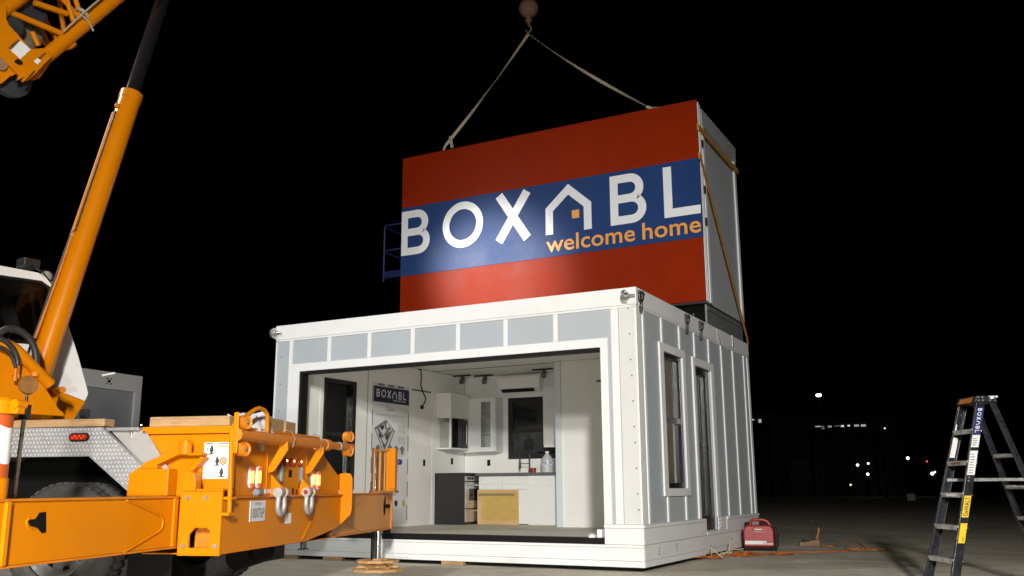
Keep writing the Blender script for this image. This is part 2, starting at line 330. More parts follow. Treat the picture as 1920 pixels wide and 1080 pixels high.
# ------------------------------------------------------------------ ground
def ground():
    m = bpy.data.materials.new("concrete_yard"); m.use_nodes = True; t = m.node_tree; N = t.nodes; L = t.links; b = N["Principled BSDF"]
    tc = N.new("ShaderNodeTexCoord")
    def noise(scale, detail=8, rough=0.65, st=None):
        mp = N.new("ShaderNodeMapping"); L.new(tc.outputs["Object"], mp.inputs[0])
        if st: mp.inputs["Scale"].default_value = st[0]; mp.inputs["Rotation"].default_value = (0, 0, st[1])
        n = N.new("ShaderNodeTexNoise"); n.inputs["Scale"].default_value = scale; n.inputs["Detail"].default_value = detail; n.inputs["Roughness"].default_value = rough
        L.new(mp.outputs[0], n.inputs["Vector"]); return n.outputs["Fac"]
    def mr(s, a, b_, c, d):
        r = N.new("ShaderNodeMapRange"); L.new(s, r.inputs["Value"])
        for k, x in zip(("From Min", "From Max", "To Min", "To Max"), (a, b_, c, d)): r.inputs[k].default_value = x
        return r.outputs[0]
    def mul(a, b_):
        k = N.new("ShaderNodeMath"); k.operation = 'MULTIPLY'; L.new(a, k.inputs[0]); L.new(b_, k.inputs[1]); return k.outputs[0]
    v = mul(mul(mr(noise(0.5), 0.3, 0.7, 0.72, 1.2), mr(noise(3.5), 0.3, 0.7, 0.88, 1.1)), mr(noise(60, 3), 0.3, 0.7, 0.85, 1.12))
    v = mul(v, mr(noise(0.8, 6, 0.7, ((0.12, 2.4, 1), 0.5)), 0.52, 0.72, 1.0, 0.72))
    v = mul(v, mr(noise(1.6, 6, 0.8), 0.60, 0.70, 1.0, 0.55))
    sx = N.new("ShaderNodeSeparateXYZ"); L.new(tc.outputs["Object"], sx.inputs[0])
    for ax, off in ((0, 1.37), (1, 2.1)):                       # saw-cut joints every 6 m
        a = N.new("ShaderNodeMath"); a.operation = 'ADD'; a.inputs[1].default_value = off+600; L.new(sx.outputs[ax], a.inputs[0])
        d = N.new("ShaderNodeMath"); d.operation = 'MODULO'; d.inputs[1].default_value = 6.0; L.new(a.outputs[0], d.inputs[0])
        v = mul(v, mr(d.outputs[0], 0.010, 0.022, 0.45, 1.0))
    c = N.new("ShaderNodeVectorMath"); c.operation = 'SCALE'; c.inputs[0].default_value = (0.58, 0.525, 0.405); L.new(v, c.inputs["Scale"])
    L.new(c.outputs[0], b.inputs["Base Color"])
    L.new(mr(noise(2.0), 0.3, 0.7, 0.6, 0.85), b.inputs["Roughness"])
    bp = N.new("ShaderNodeBump"); bp.inputs["Strength"].default_value = 0.25; bp.inputs["Distance"].default_value = 0.01
    L.new(noise(45, 5), bp.inputs["Height"]); L.new(bp.outputs[0], b.inputs["Normal"])
    k = MB(); k.add([(-400, -300, GZ), (400, -300, GZ), (400, 700, GZ), (-400, 700, GZ)], [(0, 1, 2, 3)])
    o = k.build("ground", m); o["kind"] = "structure"
ground()

# ------------------------------------------------------------------ the unfolded house
W, D, H = 5.94, 5.58, 3.445
FL = 0.28; CE = 3.17
house = thing("house", "white and pale grey boxy house with its front wall open, kitchen inside", "house", (-W/2, 0, 0))
def hloc(o): o.location = (W/2, 0, 0); return o                 # parts are written in yard coordinates
def hp(mb, name, m, bevel=0.0): return hloc(mb.build(name, m, house, bevel))
def hb(name, m, *b, bevel=0.0): return hloc(bx(name, m, house, *b, bevel=bevel))
def sub(mb, name, m, parent, bevel=0.0): return mb.build(name, m, parent, bevel)
PF = lambda u, v, d: (u, d, v)        # front and back walls
PS = lambda u, v, d: (d, u, v)        # side walls
OP = (-5.45, -0.49, 0.335, 2.70)
WIN = (0.955, 1.755, 0.93, 2.74); DOR = (2.34, 3.15, 0.33, 2.70)
k = MB(); wall(k, PF, -W, 0, 0.0, 3.19, 0, 0.06, [OP]); hp(k, "front_wall", M_PANEL)
k = MB(); wall(k, PF, -W+.061, -.061, FL, 3.165, 0.061, 0.14, [OP]); hp(k, "front_wall_lining", M_INT)
k = MB(); wall(k, PS, 0.0605, D, 0.0, 3.19, -0.06, 0, [WIN, DOR]); hp(k, "side_wall", M_PANEL)
k = MB(); wall(k, PS, 0.141, D-.061, FL, 3.165, -0.14, -0.061, [WIN, DOR]); hp(k, "side_wall_lining", M_INT)
LWIN = (0.99, 1.83, 0.93, 2.735)
k = MB(); wall(k, PS, 0.0605, D, 0.0, 3.19, -W, -W+.06, [LWIN]); hp(k, "far_side_wall", M_PANEL)
k = MB(); wall(k, PS, 0.141, 4.23, FL, 3.165, -W+.061, -5.80, [LWIN]); wall(k, PS, 4.245, 5.44, FL, 3.165, -W+.061, -5.80, []); hp(k, "far_side_lining", M_INT, 0.004)
BWIN = (-4.80, -3.62, 1.50, 2.70)
k = MB(); wall(k, PF, -W+.061, -.061, 0.0, 3.19, D-.06, D, [BWIN]); hp(k, "back_wall", M_PANEL)
k = MB(); wall(k, PF, -5.80, -.141, FL, 3.165, 5.45, D-.061, [BWIN]); hp(k, "back_wall_lining", M_INT)
hb("floor_slab", M_FLOOR, -W+.062, -.062, 0.062, D-.062, 0.10, FL)
hb("ceiling_panel", M_INT, -5.795, -.145, 0.145, 5.445, CE, CE+.02)
hb("ceiling_seam", M_PRINTD, -5.795, -.145, 4.215, 4.235, CE-.007, CE-.001)
hb("roof", M_ROOF, -W+.08, -.08, 0.08, D-.08, 3.2, 3.437)
# roof band: four white lengths with a drip groove
k = MB(); z0, z1 = 3.19, H
k.box(-W-.02, .02, -.022, .075, z0+.03, z1); k.box(-W-.012, .012, -.014, .07, z0, z0+.029)
k.box(-.075, .02, .076, D+.02, z0+.03, z1); k.box(-.07, .012, .071, D+.012, z0, z0+.029)
k.box(-W-.02, -W+.075, .076, D+.02, z0+.03, z1)
k.box(-W+.076, -.076, D-.075, D+.02, z0+.03, z1)
hp(k, "roof_band", M_WHITEP, 0.006)
# front trims
def batten(*b): return hb("batten", M_WHITEP, *b, bevel=0.003)
for x in (-4.895, -4.15, -3.385, -2.625, -1.87, -1.12): batten(x-.032, x+.032, -.02, -.001, 2.823, 3.188)
batten(-5.672, -5.607, -.02, -.001, 0.503, 3.188)
batten(-.335, -.235, -.02, -.001, 0.503, 3.188)
hb("corner_board", M_PANELW, -.225, -.004, -.010, -.001, .503, 3.188)
hb("corner_board", M_WHITEP, -.012, .014, -.016, .14, .503, 3.188, bevel=0.004)
hb("corner_board", M_WHITEP, -W-.012, -W+.012, -.014, .10, .503, 3.188, bevel=0.004)
k = MB(); P = lambda a, b: (a, -.026, b)
k.box(-5.60, -.385, -.026, -.001, 2.702, 2.82); k.box(-5.60, -5.452, -.026, -.001, .503, 2.7019); k.box(-.488, -.385, -.026, -.001, .503, 2.7019)
hp(k, "opening_frame", M_WHITEP, 0.003)
k = MB(); k.box(-5.449, -.491, -.012, .145, 2.66, 2.699); k.box(-5.449, -5.41, -.012, .145, .42, 2.659)
hp(k, "opening_gasket", M_BLACK, 0.004)
k = MB(); k.box(-5.451, -.49, -.026, .145, .262, .338); hp(k, "opening_sill", M_BLACK, 0.004)
# skirting
k = MB()
k.box(-W-.02, .026, -.030, -.002, .0, .072); k.box(-W-.014, .020, -.024, -.002, .075, .226); k.box(-W-.016, .022, -.026, -.002, .229, .261)
k.box(-.489, .024, -.028, -.002, .264, .455); k.box(-W-.018, -5.452, -.028, -.002, .264, .455)
k.box(-.489, .036, -.040, -.002, .458, .50); k.box(-W-.03, -5.452, -.040, -.002, .458, .50)
k.box(.002, .026, -.001, D+.03, .0, .072); k.box(.002, .020, -.001, D+.026, .075, .258)
k.box(.002, .024, -.001, 2.56, .264, .455); k.box(.002, .024, 3.62, D+.028, .264, .455)
k.box(.002, .036, -.001, 2.52, .458, .50); k.box(.002, .036, 3.66, D+.04, .458, .50)
k.box(.002, .030, 2.565, 3.61, .262, .31)
k.box(.002, .018, 3.20, 3.615, .312, .50)
hp(k, "skirting", M_WHITEP, 0.004)
hb("floor_edge", M_DARK, -W+.03, -.03, .01, D-.03, -.03, .10)
for i in range(10): 
    q = at(1178+i*2.2, 578+i*42+(i % 3)*6, 'y', -.012)
    k = MB(); k.cyl((q.x, -.013, q.z), (q.x, -.009, q.z), .011, 10); hp(k, "screw", M_PRINT)
for i in range(5):
    k = MB(); k.cyl((-5.84, -.004, 2.95-i*.42), (-5.84, 0.001, 2.95-i*.42), .011, 10); hp(k, "screw", M_PRINT)
# side trims
for y in (.23, .945, 1.70):
    if y < .5: batten(.001, .02, y-.03, y+.03, .503, 3.188)
    else: batten(.001, .02, y-.03, y+.03, 2.853, 3.188); batten(.001, .02, y-.03, y+.03, .503, .827)
for y in (2.40, 3.13): batten(.001, .02, y-.03, y+.03, 2.823, 3.188)
for y in (3.84, 4.53, 5.25): batten(.001, .02, y-.03, y+.03, .503, 3.188)
hb("corner_board", M_WHITEP, -.012, .014, D-.10, D+.014, .503, 3.188, bevel=0.004)
# side window
wn = hb("window", M_WHITEP, -.001, 0, 1, 1.001, 1, 1.001)
bpy.data.objects.remove(wn)
k = MB(); P = lambda a, b: (.001, a, b)
k.ring(rect(P, .80, 1.88, .83, 2.85), rect(P, WIN[0], WIN[1], WIN[2], WIN[3]), (.026, 0, 0)); win = hp(k, "window", M_WHITEP, 0.003)
k = MB(); P = lambda a, b: (-.115, a, b)
k.ring(rect(P, WIN[0]+.001, WIN[1]-.001, WIN[2]+.001, WIN[3]-.001), rect(P, WIN[0]+.055, WIN[1]-.055, WIN[2]+.07, WIN[3]-.06), (.105, 0, 0)); sub(k, "frame", M_FRAMEB, win, 0.004)
bx("sash_rail", M_STEEL, win, -.075, -.03, WIN[0]+.056, WIN[1]-.056, 1.80, 1.88, bevel=0.004)
k = MB(); k.box(-.07, -.064, WIN[0]+.056, WIN[1]-.056, WIN[2]+.071, 1.799); k.box(-.055, -.049, WIN[0]+.056, WIN[1]-.056, 1.881, WIN[3]-.061); sub(k, "glass", M_GLASSW, win)
# side door: sliding glass door
k = MB(); P = lambda a, b: (.001, a, b)
k.box(.001, .027, 2.24, 2.338, .505, 2.82); k.box(.001, .027, 3.152, 3.31, .505, 2.82); k.box(.001, .027, 2.3385, 3.1515, 2.702, 2.82)
door = hp(k, "door", M_WHITEP, 0.003)
k = MB(); P = lambda a, b: (-.118, a, b)
k.ring(rect(P, DOR[0]+.001, DOR[1]-.001, DOR[2]+.001, DOR[3]-.001), rect(P, DOR[0]+.06, DOR[1]-.14, DOR[2]+.20, DOR[3]-.10), (.095, 0, 0)); sub(k, "frame", M_FRAMEB, door, 0.004)
bx("stile", M_FRAMEB, door, -.09, -.045, 2.70, 2.76, .531, 2.599, bevel=0.003)
k = MB(); k.box(-.07, -.064, 2.401, 2.699, .531, 2.599); k.box(-.07, -.064, 2.761, 3.009, .531, 2.599); sub(k, "glass", M_GLASSW, door)
# latches on the roof band
def latch(y):
    k = MB(); k.box(.021, .045, y-.055, y+.055, 3.27, 3.41); k.box(.046, .075, y-.03, y+.03, 3.29, 3.40); k.cyl((.06, y-.06, 3.37), (.06, y+.06, 3.37), .018)
    k.box(.021, .035, y-.022, y+.022, 3.13, 3.269); k.cyl((.05, y, 3.14), (.05, y, 3.26), .013)
    hp(k, "latch", M_BLACKM, 0.004)
for y in (.10, 2.00, 2.68): latch(y)
for x in (-5.965, -.115):
    k = MB(); k.lathe([(-.03, .0), (-.03, .075), (-.008, .085), (.018, .085), (.018, .05), (.05, .045), (.05, 0)], (x, -.055, 3.325), (1, 0, 0), 24)
    k.cyl((x+.03, -.055, 3.325), (x+.13, -.04, 3.325), .022)
    hp(k, "roller", M_STEEL)
k = MB(); pts = [(.024, 3.62, 3.42), (.05, 3.63, 3.36), (.06, 3.70, 3.26), (.055, 3.75, 3.17)]
for i in range(3):
    a, b = Vector(pts[i]), Vector(pts[i+1]); k.hexa([a+Vector((0, -.05+.012*i, 0)), b+Vector((0, -.038+.012*i, 0)), b+Vector((0, .05, 0)), a+Vector((0, .05, 0)), a+Vector((.005, -.05+.012*i, 0)), b+Vector((.005, -.038+.012*i, 0)), b+Vector((.005, .05, 0)), a+Vector((.005, .05, 0))])
hp(k, "flashing_flap", M_WHITEP)
hb("latch_plate", M_STEEL, .021, .030, 4.50, 4.56, 3.25, 3.46, bevel=0.003)
# slots cut in the side skirting
for y, z in ((.50, .165), (1.19, .18)):
    k = MB()
    for dz in (-.035, .0, .035): k.cyl((.0205, y, z+dz), (.0225, y, z+dz), .011, 10)
    hp(k, "fixing_hole", M_BLACK)
# ragged notches by the door
k = MB()
for i in range(9):
    y = 3.22+.05*(i % 3); z = .36+.05*(i//3); k.box(.0185, .022+.004*(i % 2), y, y+.028, z, z+.018)
hp(k, "cut_edge", M_SIGNW)
# partition and bathroom walls
hb("partition_wall", M_INT, -2.985, -.142, 4.10, 4.20, FL, 3.165)
hb("partition_wall", M_INT, -3.0, -2.90, 4.201, 5.449, FL, 3.165)
hb("partition_post", mat("blue_white_trim", (0.66, 0.725, 0.75), .45, var=.02), -3.095, -2.986, 4.06, 4.20, FL, 3.165, bevel=0.004)
hb("wall_hook", M_PRINTD, -2.29, -2.15, 4.07, 4.099, 2.755, 2.785, bevel=0.004)
# left wall trims, window and fittings
k = MB(); P = lambda a, b: (-5.799, a, b)
lw = None
k.ring(rect(P, .90, 1.92, .84, 2.83), rect(P, *LWIN), (.006, 0, 0)); lw = hp(k, "window", M_INT, 0.002)
k = MB(); P = lambda a, b: (-5.86, a, b); k.ring(rect(P, LWIN[0]+.001, LWIN[1]-.001, LWIN[2]+.001, LWIN[3]-.001), rect(P, LWIN[0]+.06, LWIN[1]-.10, LWIN[2]+.07, LWIN[3]-.07), (.085, 0, 0)); sub(k, "frame", M_FRAMEB, lw, .004)
k = MB(); k.box(-5.85, -5.844, LWIN[0]+.061, LWIN[1]-.101, LWIN[2]+.071, LWIN[3]-.071); sub(k, "glass", M_DGLASS, lw)
bx("sash_rail", M_FRAMEB, lw, -5.843, -5.80, LWIN[0]+.061, LWIN[1]-.101, 1.80, 1.86, bevel=.004)
bx("sash_rail", M_STEEL, lw, -5.8435, -5.815, LWIN[1]-.20, LWIN[1]-.17, LWIN[2]+.071, 1.799, bevel=.003)
for y in (2.17,): hb("wall_seam", M_PRINT, -5.7995, -5.796, y-.006, y+.006, FL+.002, 3.16)
hb("wall_rail", M_PRINT, -5.7995, -5.79, 3.53, 4.18, 2.745, 2.775)
for y, z in ((3.97, 1.42), (4.96, 1.47)): hb("wall_outlet", M_BLACK, -5.7995, -5.79, y-.035, y+.035, z-.06, z+.06, bevel=.003)
hb("wall_outlet", M_BLACK, -5.27, -5.20, 5.44, 5.4495, 1.38, 1.50, bevel=.003)
# kitchen window
k = MB(); P = lambda a, b: (a, 5.47, b); k.ring(rect(P, BWIN[0]+.001, BWIN[1]-.001, BWIN[2]+.001, BWIN[3]-.001), rect(P, BWIN[0]+.10, BWIN[1]-.08, BWIN[2]+.10, BWIN[3]-.08), (0, .07, 0)); bw = hp(k, "window", M_FRAMEB, .004)
k = MB(); k.box(BWIN[0]+.101, BWIN[1]-.081, 5.50, 5.506, BWIN[2]+.101, BWIN[3]-.081); sub(k, "glass", M_DGLASS, bw)
bx("sash_rail", M_FRAMEB, bw, BWIN[0]+.101, BWIN[1]-.081, 5.475, 5.499, 2.02, 2.07)
k = MB(); P = lambda a, b: (a, 5.449, b); k.ring(rect(P, BWIN[0]-.08, BWIN[1]+.06, BWIN[2]-.005, BWIN[3]+.08), rect(P, BWIN[0], BWIN[1], BWIN[2], BWIN[3]), (0, -.008, 0)); sub(k, "casing", M_INT, bw)
# track spot lamps under the kitchen ceiling (not lit)
def track(x, y, lab):
    t = thing("track_light", lab, "ceiling lamp", (x, y, CE), 0, "spot lamps under the kitchen ceiling")
    k = MB(); k.box(-.22, .22, -.02, .02, -.03, -.002); k.build("rail", M_BLACKM, t, .003)
    k = MB(); k.cyl((.03, 0, -.031), (.03, 0, -.07), .012); k.build("stem", M_BLACKM, t)
    k = MB(); k.cyl((.03, .02, -.065), (.07, -.10, -.16), .045, 16, .05); k.build("lamp_head", mat("grey_lamp_head", (.12, .12, .11), .4), t)
track(-5.62, 5.0, "small dark spot lamp over the white wall cupboard, nearest the poster")
track(-5.22, 5.2, "small dark spot lamp over the glass-door cupboard")
track(-3.75, 4.9, "small dark spot lamp above the plain white wall cupboard beside the partition")

# ------------------------------------------------------------------ things in the kitchen
# range
rg = thing("kitchen_range", "black-sided stainless steel range at the end of the kitchen run", "oven", (-5.47, 4.70, FL))
k = MB(); k.box(-.325, .34, -.36, .36, .0, .93); k.build("body", mat("black_enamel", (.016, .016, .017), .32, var=.05, rvar=.02), rg, .006)
k = MB(); k.box(.341, .375, -.355, .355, .80, .89); k.build("control_panel", M_STAIN, rg, .004)
for i in range(5):
    k = MB(); k.cyl((.376, -.26+i*.13, .845), (.41, -.26+i*.13, .845), .022, 14); k.build("knob", M_PRINTD, rg)
k = MB(); k.box(.341, .372, -.355, .355, .30, .78); dr = k.build("oven_door", M_STAIN, rg, .004)
k = MB(); k.box(.3725, .376, -.24, .24, .44, .66); k.build("window", M_DGLASS, dr)
k = MB(); k.cyl((.415, -.31, .725), (.415, .31, .725), .014); k.cyl((.373, -.27, .725), (.415, -.27, .725), .01); k.cyl((.373, .27, .725), (.415, .27, .725), .01); k.build("handle", M_CHROME, dr)
k = MB(); k.box(.341, .37, -.355, .355, .05, .285); dw = k.build("drawer", M_STAIN, rg, .004)
k = MB(); k.cyl((.40, -.31, .25), (.40, .31, .25), .012); k.build("handle", M_CHROME, dw)
k = MB(); k.box(-.328, .345, -.365, .365, .931, .95); k.build("cooktop", M_DGLASS, rg, .003)
# counter run
ct = thing("kitchen_counter", "white base cupboards under a dark stone worktop along the back wall", "kitchen counter", (-4.2, 5.1, FL))
def cb(name, m, *b, par=ct, bevel=.003): 
    k = MB(); k.box(b[0]+4.2, b[1]+4.2, b[2]-5.1, b[3]-5.1, b[4]-FL, b[5]-FL); return k.build(name, m, par, bevel)
cb("worktop", M_COUNTER, -5.09, -3.10, 4.66, 5.449, 1.172, 1.225)
cb("worktop", M_COUNTER, -5.797, -5.091, 5.07, 5.449, 1.172, 1.222)
cb("base_cabinet", M_INT, -5.05, -4.0, 4.74, 5.44, .36, 1.17)
cb("base_cabinet", M_INT, -3.985, -3.10, 4.72, 5.44, FL+.001, 1.17)
cb("toe_kick", M_DARK, -5.05, -4.0, 4.80, 5.40, FL+.001, .359)
for x0, x1 in ((-5.04, -4.53), (-4.525, -4.005)): cb("drawer", M_WHITEP, x0, x1, 4.722, 4.739, 1.02, 1.165)
cb("drawer", M_WHITEP, -5.04, -4.53, 4.722, 4.739, .92, 1.015); cb("drawer", M_WHITEP, -4.525, -4.005, 4.722, 4.739, .92, 1.015)
cb("cabinet_door", M_WHITEP, -4.20, -3.99, 4.722, 4.739, FL+.015, .915)
cb("cabinet_door", M_WHITEP, -3.98, -3.11, 4.70, 4.7195, FL+.02, .972); cb("drawer", M_WHITEP, -3.98, -3.11, 4.70, 4.7195, .982, 1.165)
# mixer tap
tp = MB(); q = at(985, 890, 'y', 5.15); zt = 1.2255; x0 = -4.17
tp.tube([(x0, 5.15, zt), (x0, 5.15, 1.54)]+[(x0-.105+.105*math.cos(a), 5.15, 1.54+.10*math.sin(a)) for a in [PI*i/12 for i in range(13)]]+[(x0-.21, 5.15, 1.44)], .014, 10)
tp.cyl((x0-.21, 5.15, 1.31), (x0-.21, 5.15, 1.44), .022); tp.cyl((x0-.21, 5.15, 1.40), (x0, 5.15, 1.40), .008); tp.cyl((x0, 5.15, zt), (x0, 5.15, zt+.06), .026); tp.cyl((x0, 5.13, zt+.05), (x0+.10, 5.10, zt+.09), .01)
tag(tp.build("kitchen_tap", M_BLACKM), "black spring-neck mixer tap on the worktop in front of the kitchen window", "tap")
# dishwasher door with protective film
dz = thing("dishwasher", "dishwasher with its front covered in amber protective film", "dishwasher", (-4.62, 4.70, FL))
k = MB(); k.box(-.44, .44, .0, .035, .0, .635); k.build("front_panel", mat("raw_film_edge", (.62, .40, .20), .4, var=.08), dz, .004)
k = MB(); k.box(-.345, .435, -.004, -.0005, .08, .60); k.build("film", M_FILM, dz)
k = MB(); k.cyl((-.38, -.045, .55), (.38, -.045, .55), .014); k.cyl((-.34, -.045, .55), (-.34, 0, .55), .01); k.cyl((.34, -.045, .55), (.34, 0, .55), .01); k.build("handle", M_STAIN, dz)
# left wall cupboard with microwave shelf
wc = thing("wall_cupboard", "white wall cupboard with drawers and an open shelf holding a microwave oven", "cupboard", (-5.64, 4.75, 1.68))
k = MB(); k.box(-.158, .15, -.36, .33, .60, 1.08); k.build("carcass", M_INT, wc, .003)
k = MB(); k.box(.151, .168, -.355, -.02, .61, .83); k.box(.151, .168, -.355, -.02, .84, 1.07); k.box(.151, .168, -.015, .33, .61, 1.07); k.build("cabinet_door", M_WHITEP, wc, .003)
k = MB(); k.box(-.158, .16, -.36, .33, .0, .03); k.box(.13, .168, -.36, -.33, .031, .599); k.box(-.155, .16, .30, .33, .031, .599); k.build("shelf", M_WHITEP, wc, .003)
mw = thing("microwave", "black-fronted microwave oven on the shelf of the white wall cupboard", "microwave", (-5.64, 4.75, 1.711))
k = MB(); k.box(-.13, .135, -.26, .28, .0, .50); k.build("body", M_STAIN, mw, .008)
k = MB(); k.box(.136, .162, -.28, .29, .0, .55); d = k.build("door", M_DGLASS, mw, .004)
k = MB(); k.cyl((.185, .20, .08), (.185, .20, .46), .01); k.build("handle", M_STAIN, d)
# corner cupboard with glass door
cc = thing("corner_cupboard", "white corner wall cupboard with a glazed door and shelves", "cupboard", (-5.3, 5.2, 1.64))
fp = [(-.498, .246), (-.498, -.10), (-.19, -.10), (-.02, -.085), (.40, -.085), (.40, .246)]
z0, z1 = .0, 1.06
k = MB()
k.prism([(x, y, z0) for x, y in fp], (0, 0, .03)); k.prism([(x, y, z1-.03) for x, y in fp], (0, 0, .03))
k.box(-.496, -.02, -.098, -.07, .031, z1-.031); k.box(.37, .40, -.06, .244, .031, z1-.031); k.box(-.02, .37, .22, .245, .031, z1-.031); k.box(-.02, .0, -.06, .219, .031, z1-.031)
k.build("carcass", M_INT, cc, .003)
k = MB(); P = lambda a, b: (a, -.107, b); k.ring(rect(P, -.015, .398, .005, 1.055), rect(P, .085, .30, .09, .975), (0, .02, 0)); gd = k.build("cabinet_door", M_WHITEP, cc, .003)
k = MB(); k.box(.086, .299, -.100, -.095, .091, .974); k.build("glass", M_CLEAR, gd)
k = MB()
for z in (.36, .70): k.box(.002, .368, -.05, .215, z, z+.018)
k.build("shelf", M_INT, cc)
# plain cupboard by the partition
c3 = thing("wall_cupboard", "plain white wall cupboard between the kitchen window and the partition", "cupboard", (-3.45, 5.28, 1.70))
k = MB(); k.box(-.40, .44, -.16, .168, .0, 1.15); k.build("carcass", M_INT, c3, .003)
k = MB(); k.box(-.395, .02, -.18, -.161, .05, 1.145); k.box(.025, .43, -.18, -.161, .05, 1.145); k.build("cabinet_door", M_WHITEP, c3, .003)
# split air conditioner
ac = thing("air_conditioner", "white split air conditioner mounted above the kitchen window", "air conditioner", (-4.46, 5.448, 2.80))
k = MB(); k.prism([(-.47, 0, 0), (-.47, -.12, 0), (-.47, -.21, .07), (-.47, -.225, .29), (-.47, -.20, .315), (-.47, 0, .315)], (.94, 0, 0)); k.build("casing", M_INT, ac, .008)
k = MB(); k.prism([(-.38, -.135, .004), (-.38, -.206, .058), (-.38, -.212, .052), (-.38, -.142, -.004)], (.72, 0, 0)); k.build("outlet_louvre", M_BLACK, ac)
# small things on the worktop
jug = thing("water_jug", "clear plastic water jug with a blue and white label beside a red tub", "jug", (-3.76, 5.08, 1.2255))
k = MB(); k.lathe([(0, .0), (0, .115), (.12, .12), (.24, .118), (.30, .075), (.345, .035), (.36, .03)], (0, 0, 0), (0, 0, 1), 24); k.build("bottle", mat("cloudy_plastic", (.55, .56, .56), .2), jug)
k = MB(); k.lathe([(.12, .122), (.20, .122)], (0, 0, 0), (0, 0, 1), 24); k.build("bottle_label", mat("blue_label", (.10, .16, .42), .4, col2=(.7, .7, .72), c2scale=14, c2lo=.4, c2hi=.5), jug)
k = MB(); k.cyl((0, 0, .36), (0, 0, .395), .035); k.build("bottle_cap", M_SIGNW, jug)
k = MB(); k.lathe([(0, 0), (0, .05), (.09, .055), (.09, .0)], (-3.99, 4.95, 1.2255), (0, 0, 1), 20); tag(k.build("red_tub", M_GRED), "small dark red tub on the worktop next to the water jug", "tub")
kt = thing("kettle", "small bright steel kettle on the worktop against the partition", "kettle", (-3.50, 5.05, 1.2255))
k = MB(); k.lathe([(0, 0), (0, .075), (.12, .07), (.20, .05), (.24, .02), (.24, 0)], (0, 0, 0), (0, 0, 1), 20); k.build("body", M_CHROME, kt)
k = MB(); k.tube([(.06, 0, .04), (.12, 0, .08), (.12, 0, .18), (.05, 0, .22)], .012); k.build("handle", M_BLACK, kt)
# loose things on the sill
for x0, x1, h, lab in ((-.575, -.52, .10, "white square cap on the black sill at the right end of the opening"),):
    k = MB(); k.box(x0-.02, x1-.01, -.02, .06, .3385, .3385+h); tag(k.build("foam_block", M_SIGNW, None, .006), lab, "block")
k = MB(); k.lathe([(0, 0), (0, .05), (.03, .045), (.045, .02), (.045, 0)], (-.68, .03, .3385), (0, 0, 1), 18); tag(k.build("plastic_cap", M_SIGNW), "small round white cap lying on the black sill", "cap")
# hanging cable with a plug
cb_ = thing("hanging_cable", "dark cable with a small plug hanging from the ceiling beside the poster", "cable", (-5.76, 3.76, CE-.02))
k = MB(); k.tube([(0, 0, .018), (.01, .005, -.15), (.01, -.01, -.30), (.015, .06, -.42), (.02, .15, -.52), (.01, .14, -.60), (0, .07, -.68)], .011, 8); k.build("cord", M_BLACK, cb_)
k = MB(); k.box(-.02, .02, .03, .09, -.735, -.665); k.build("plug", M_BLACK, cb_, .005)
k = MB(); k.box(-.9, .0, -.03, .02, .0, .018); k.build("ceiling_strip", M_PRINTD, cb_)
# poster on the left wall
po = thing("poster", "tall white poster with a navy heading and a cut-away house picture", "poster", (-5.7985, 2.30, 0.33))
PW, PH = 1.14, 2.46
k = MB(); k.box(.0, .003, 0, PW, 0, PH); k.build("sheet", mat("poster_paper", (.70, .70, .70), .45, var=.02), po)
PP = lambda a, b: (.0042, a, b)
k = MB(); k.box(.0032, .0045, .04, PW-.02, PH-.34, PH-.06); k.build("heading_band", M_NAVY, po)
k = MB(); q, dsq = wordmark(); sc = .92/5.92; k.strokes(q, lambda a, b: (.0048, .12+a*sc, PH-.25+b*sc), (.0006, 0, 0)); put_text(k, "welcome home", lambda a, b: (.0052, a, b), .62, PH-.30, .40); k.build("lettering", M_SIGNW, po)
k = MB(); PQ = lambda a, b: (.0038, a, b)
put_text(k, "Casita", PQ, .42, PH-.48, .26); put_text(k, "BUILD  SMARTER  BUILD  FASTER  LIVE  BETTER", PQ, .12, PH-.575, .88)
put_text(k, "Bug Proof", PQ, .20, .50, .60); put_text(k, "Come see our BOXABL", PQ, .30, .985, .55); put_text(k, "layer Casita Demo", PQ, .30, .91, .52)
for r_ in range(3): 
    for c_ in range(4): put_text(k, "walls lock tight", PQ, .80, 1.72-.20*r_-.035*c_, .22)
for c_ in range(5): put_text(k, "easy care", PQ, .17+.17*c_, 1.175, .11)
k.build("print", M_PRINT, po)
k = MB()
for i in range(6):
    k.box(.0032, .004, .005, .03, .06+i*.41, .06+i*.41+.27); k.box(.0032, .004, PW-.028, PW-.003, .06+i*.41, .06+i*.41+.27)
for i in range(3): k.box(.0032, .004, .16+i*.30, .16+i*.30+.20, PH-.045, PH-.01)
k.build("border_dashes", M_PRINT, po)
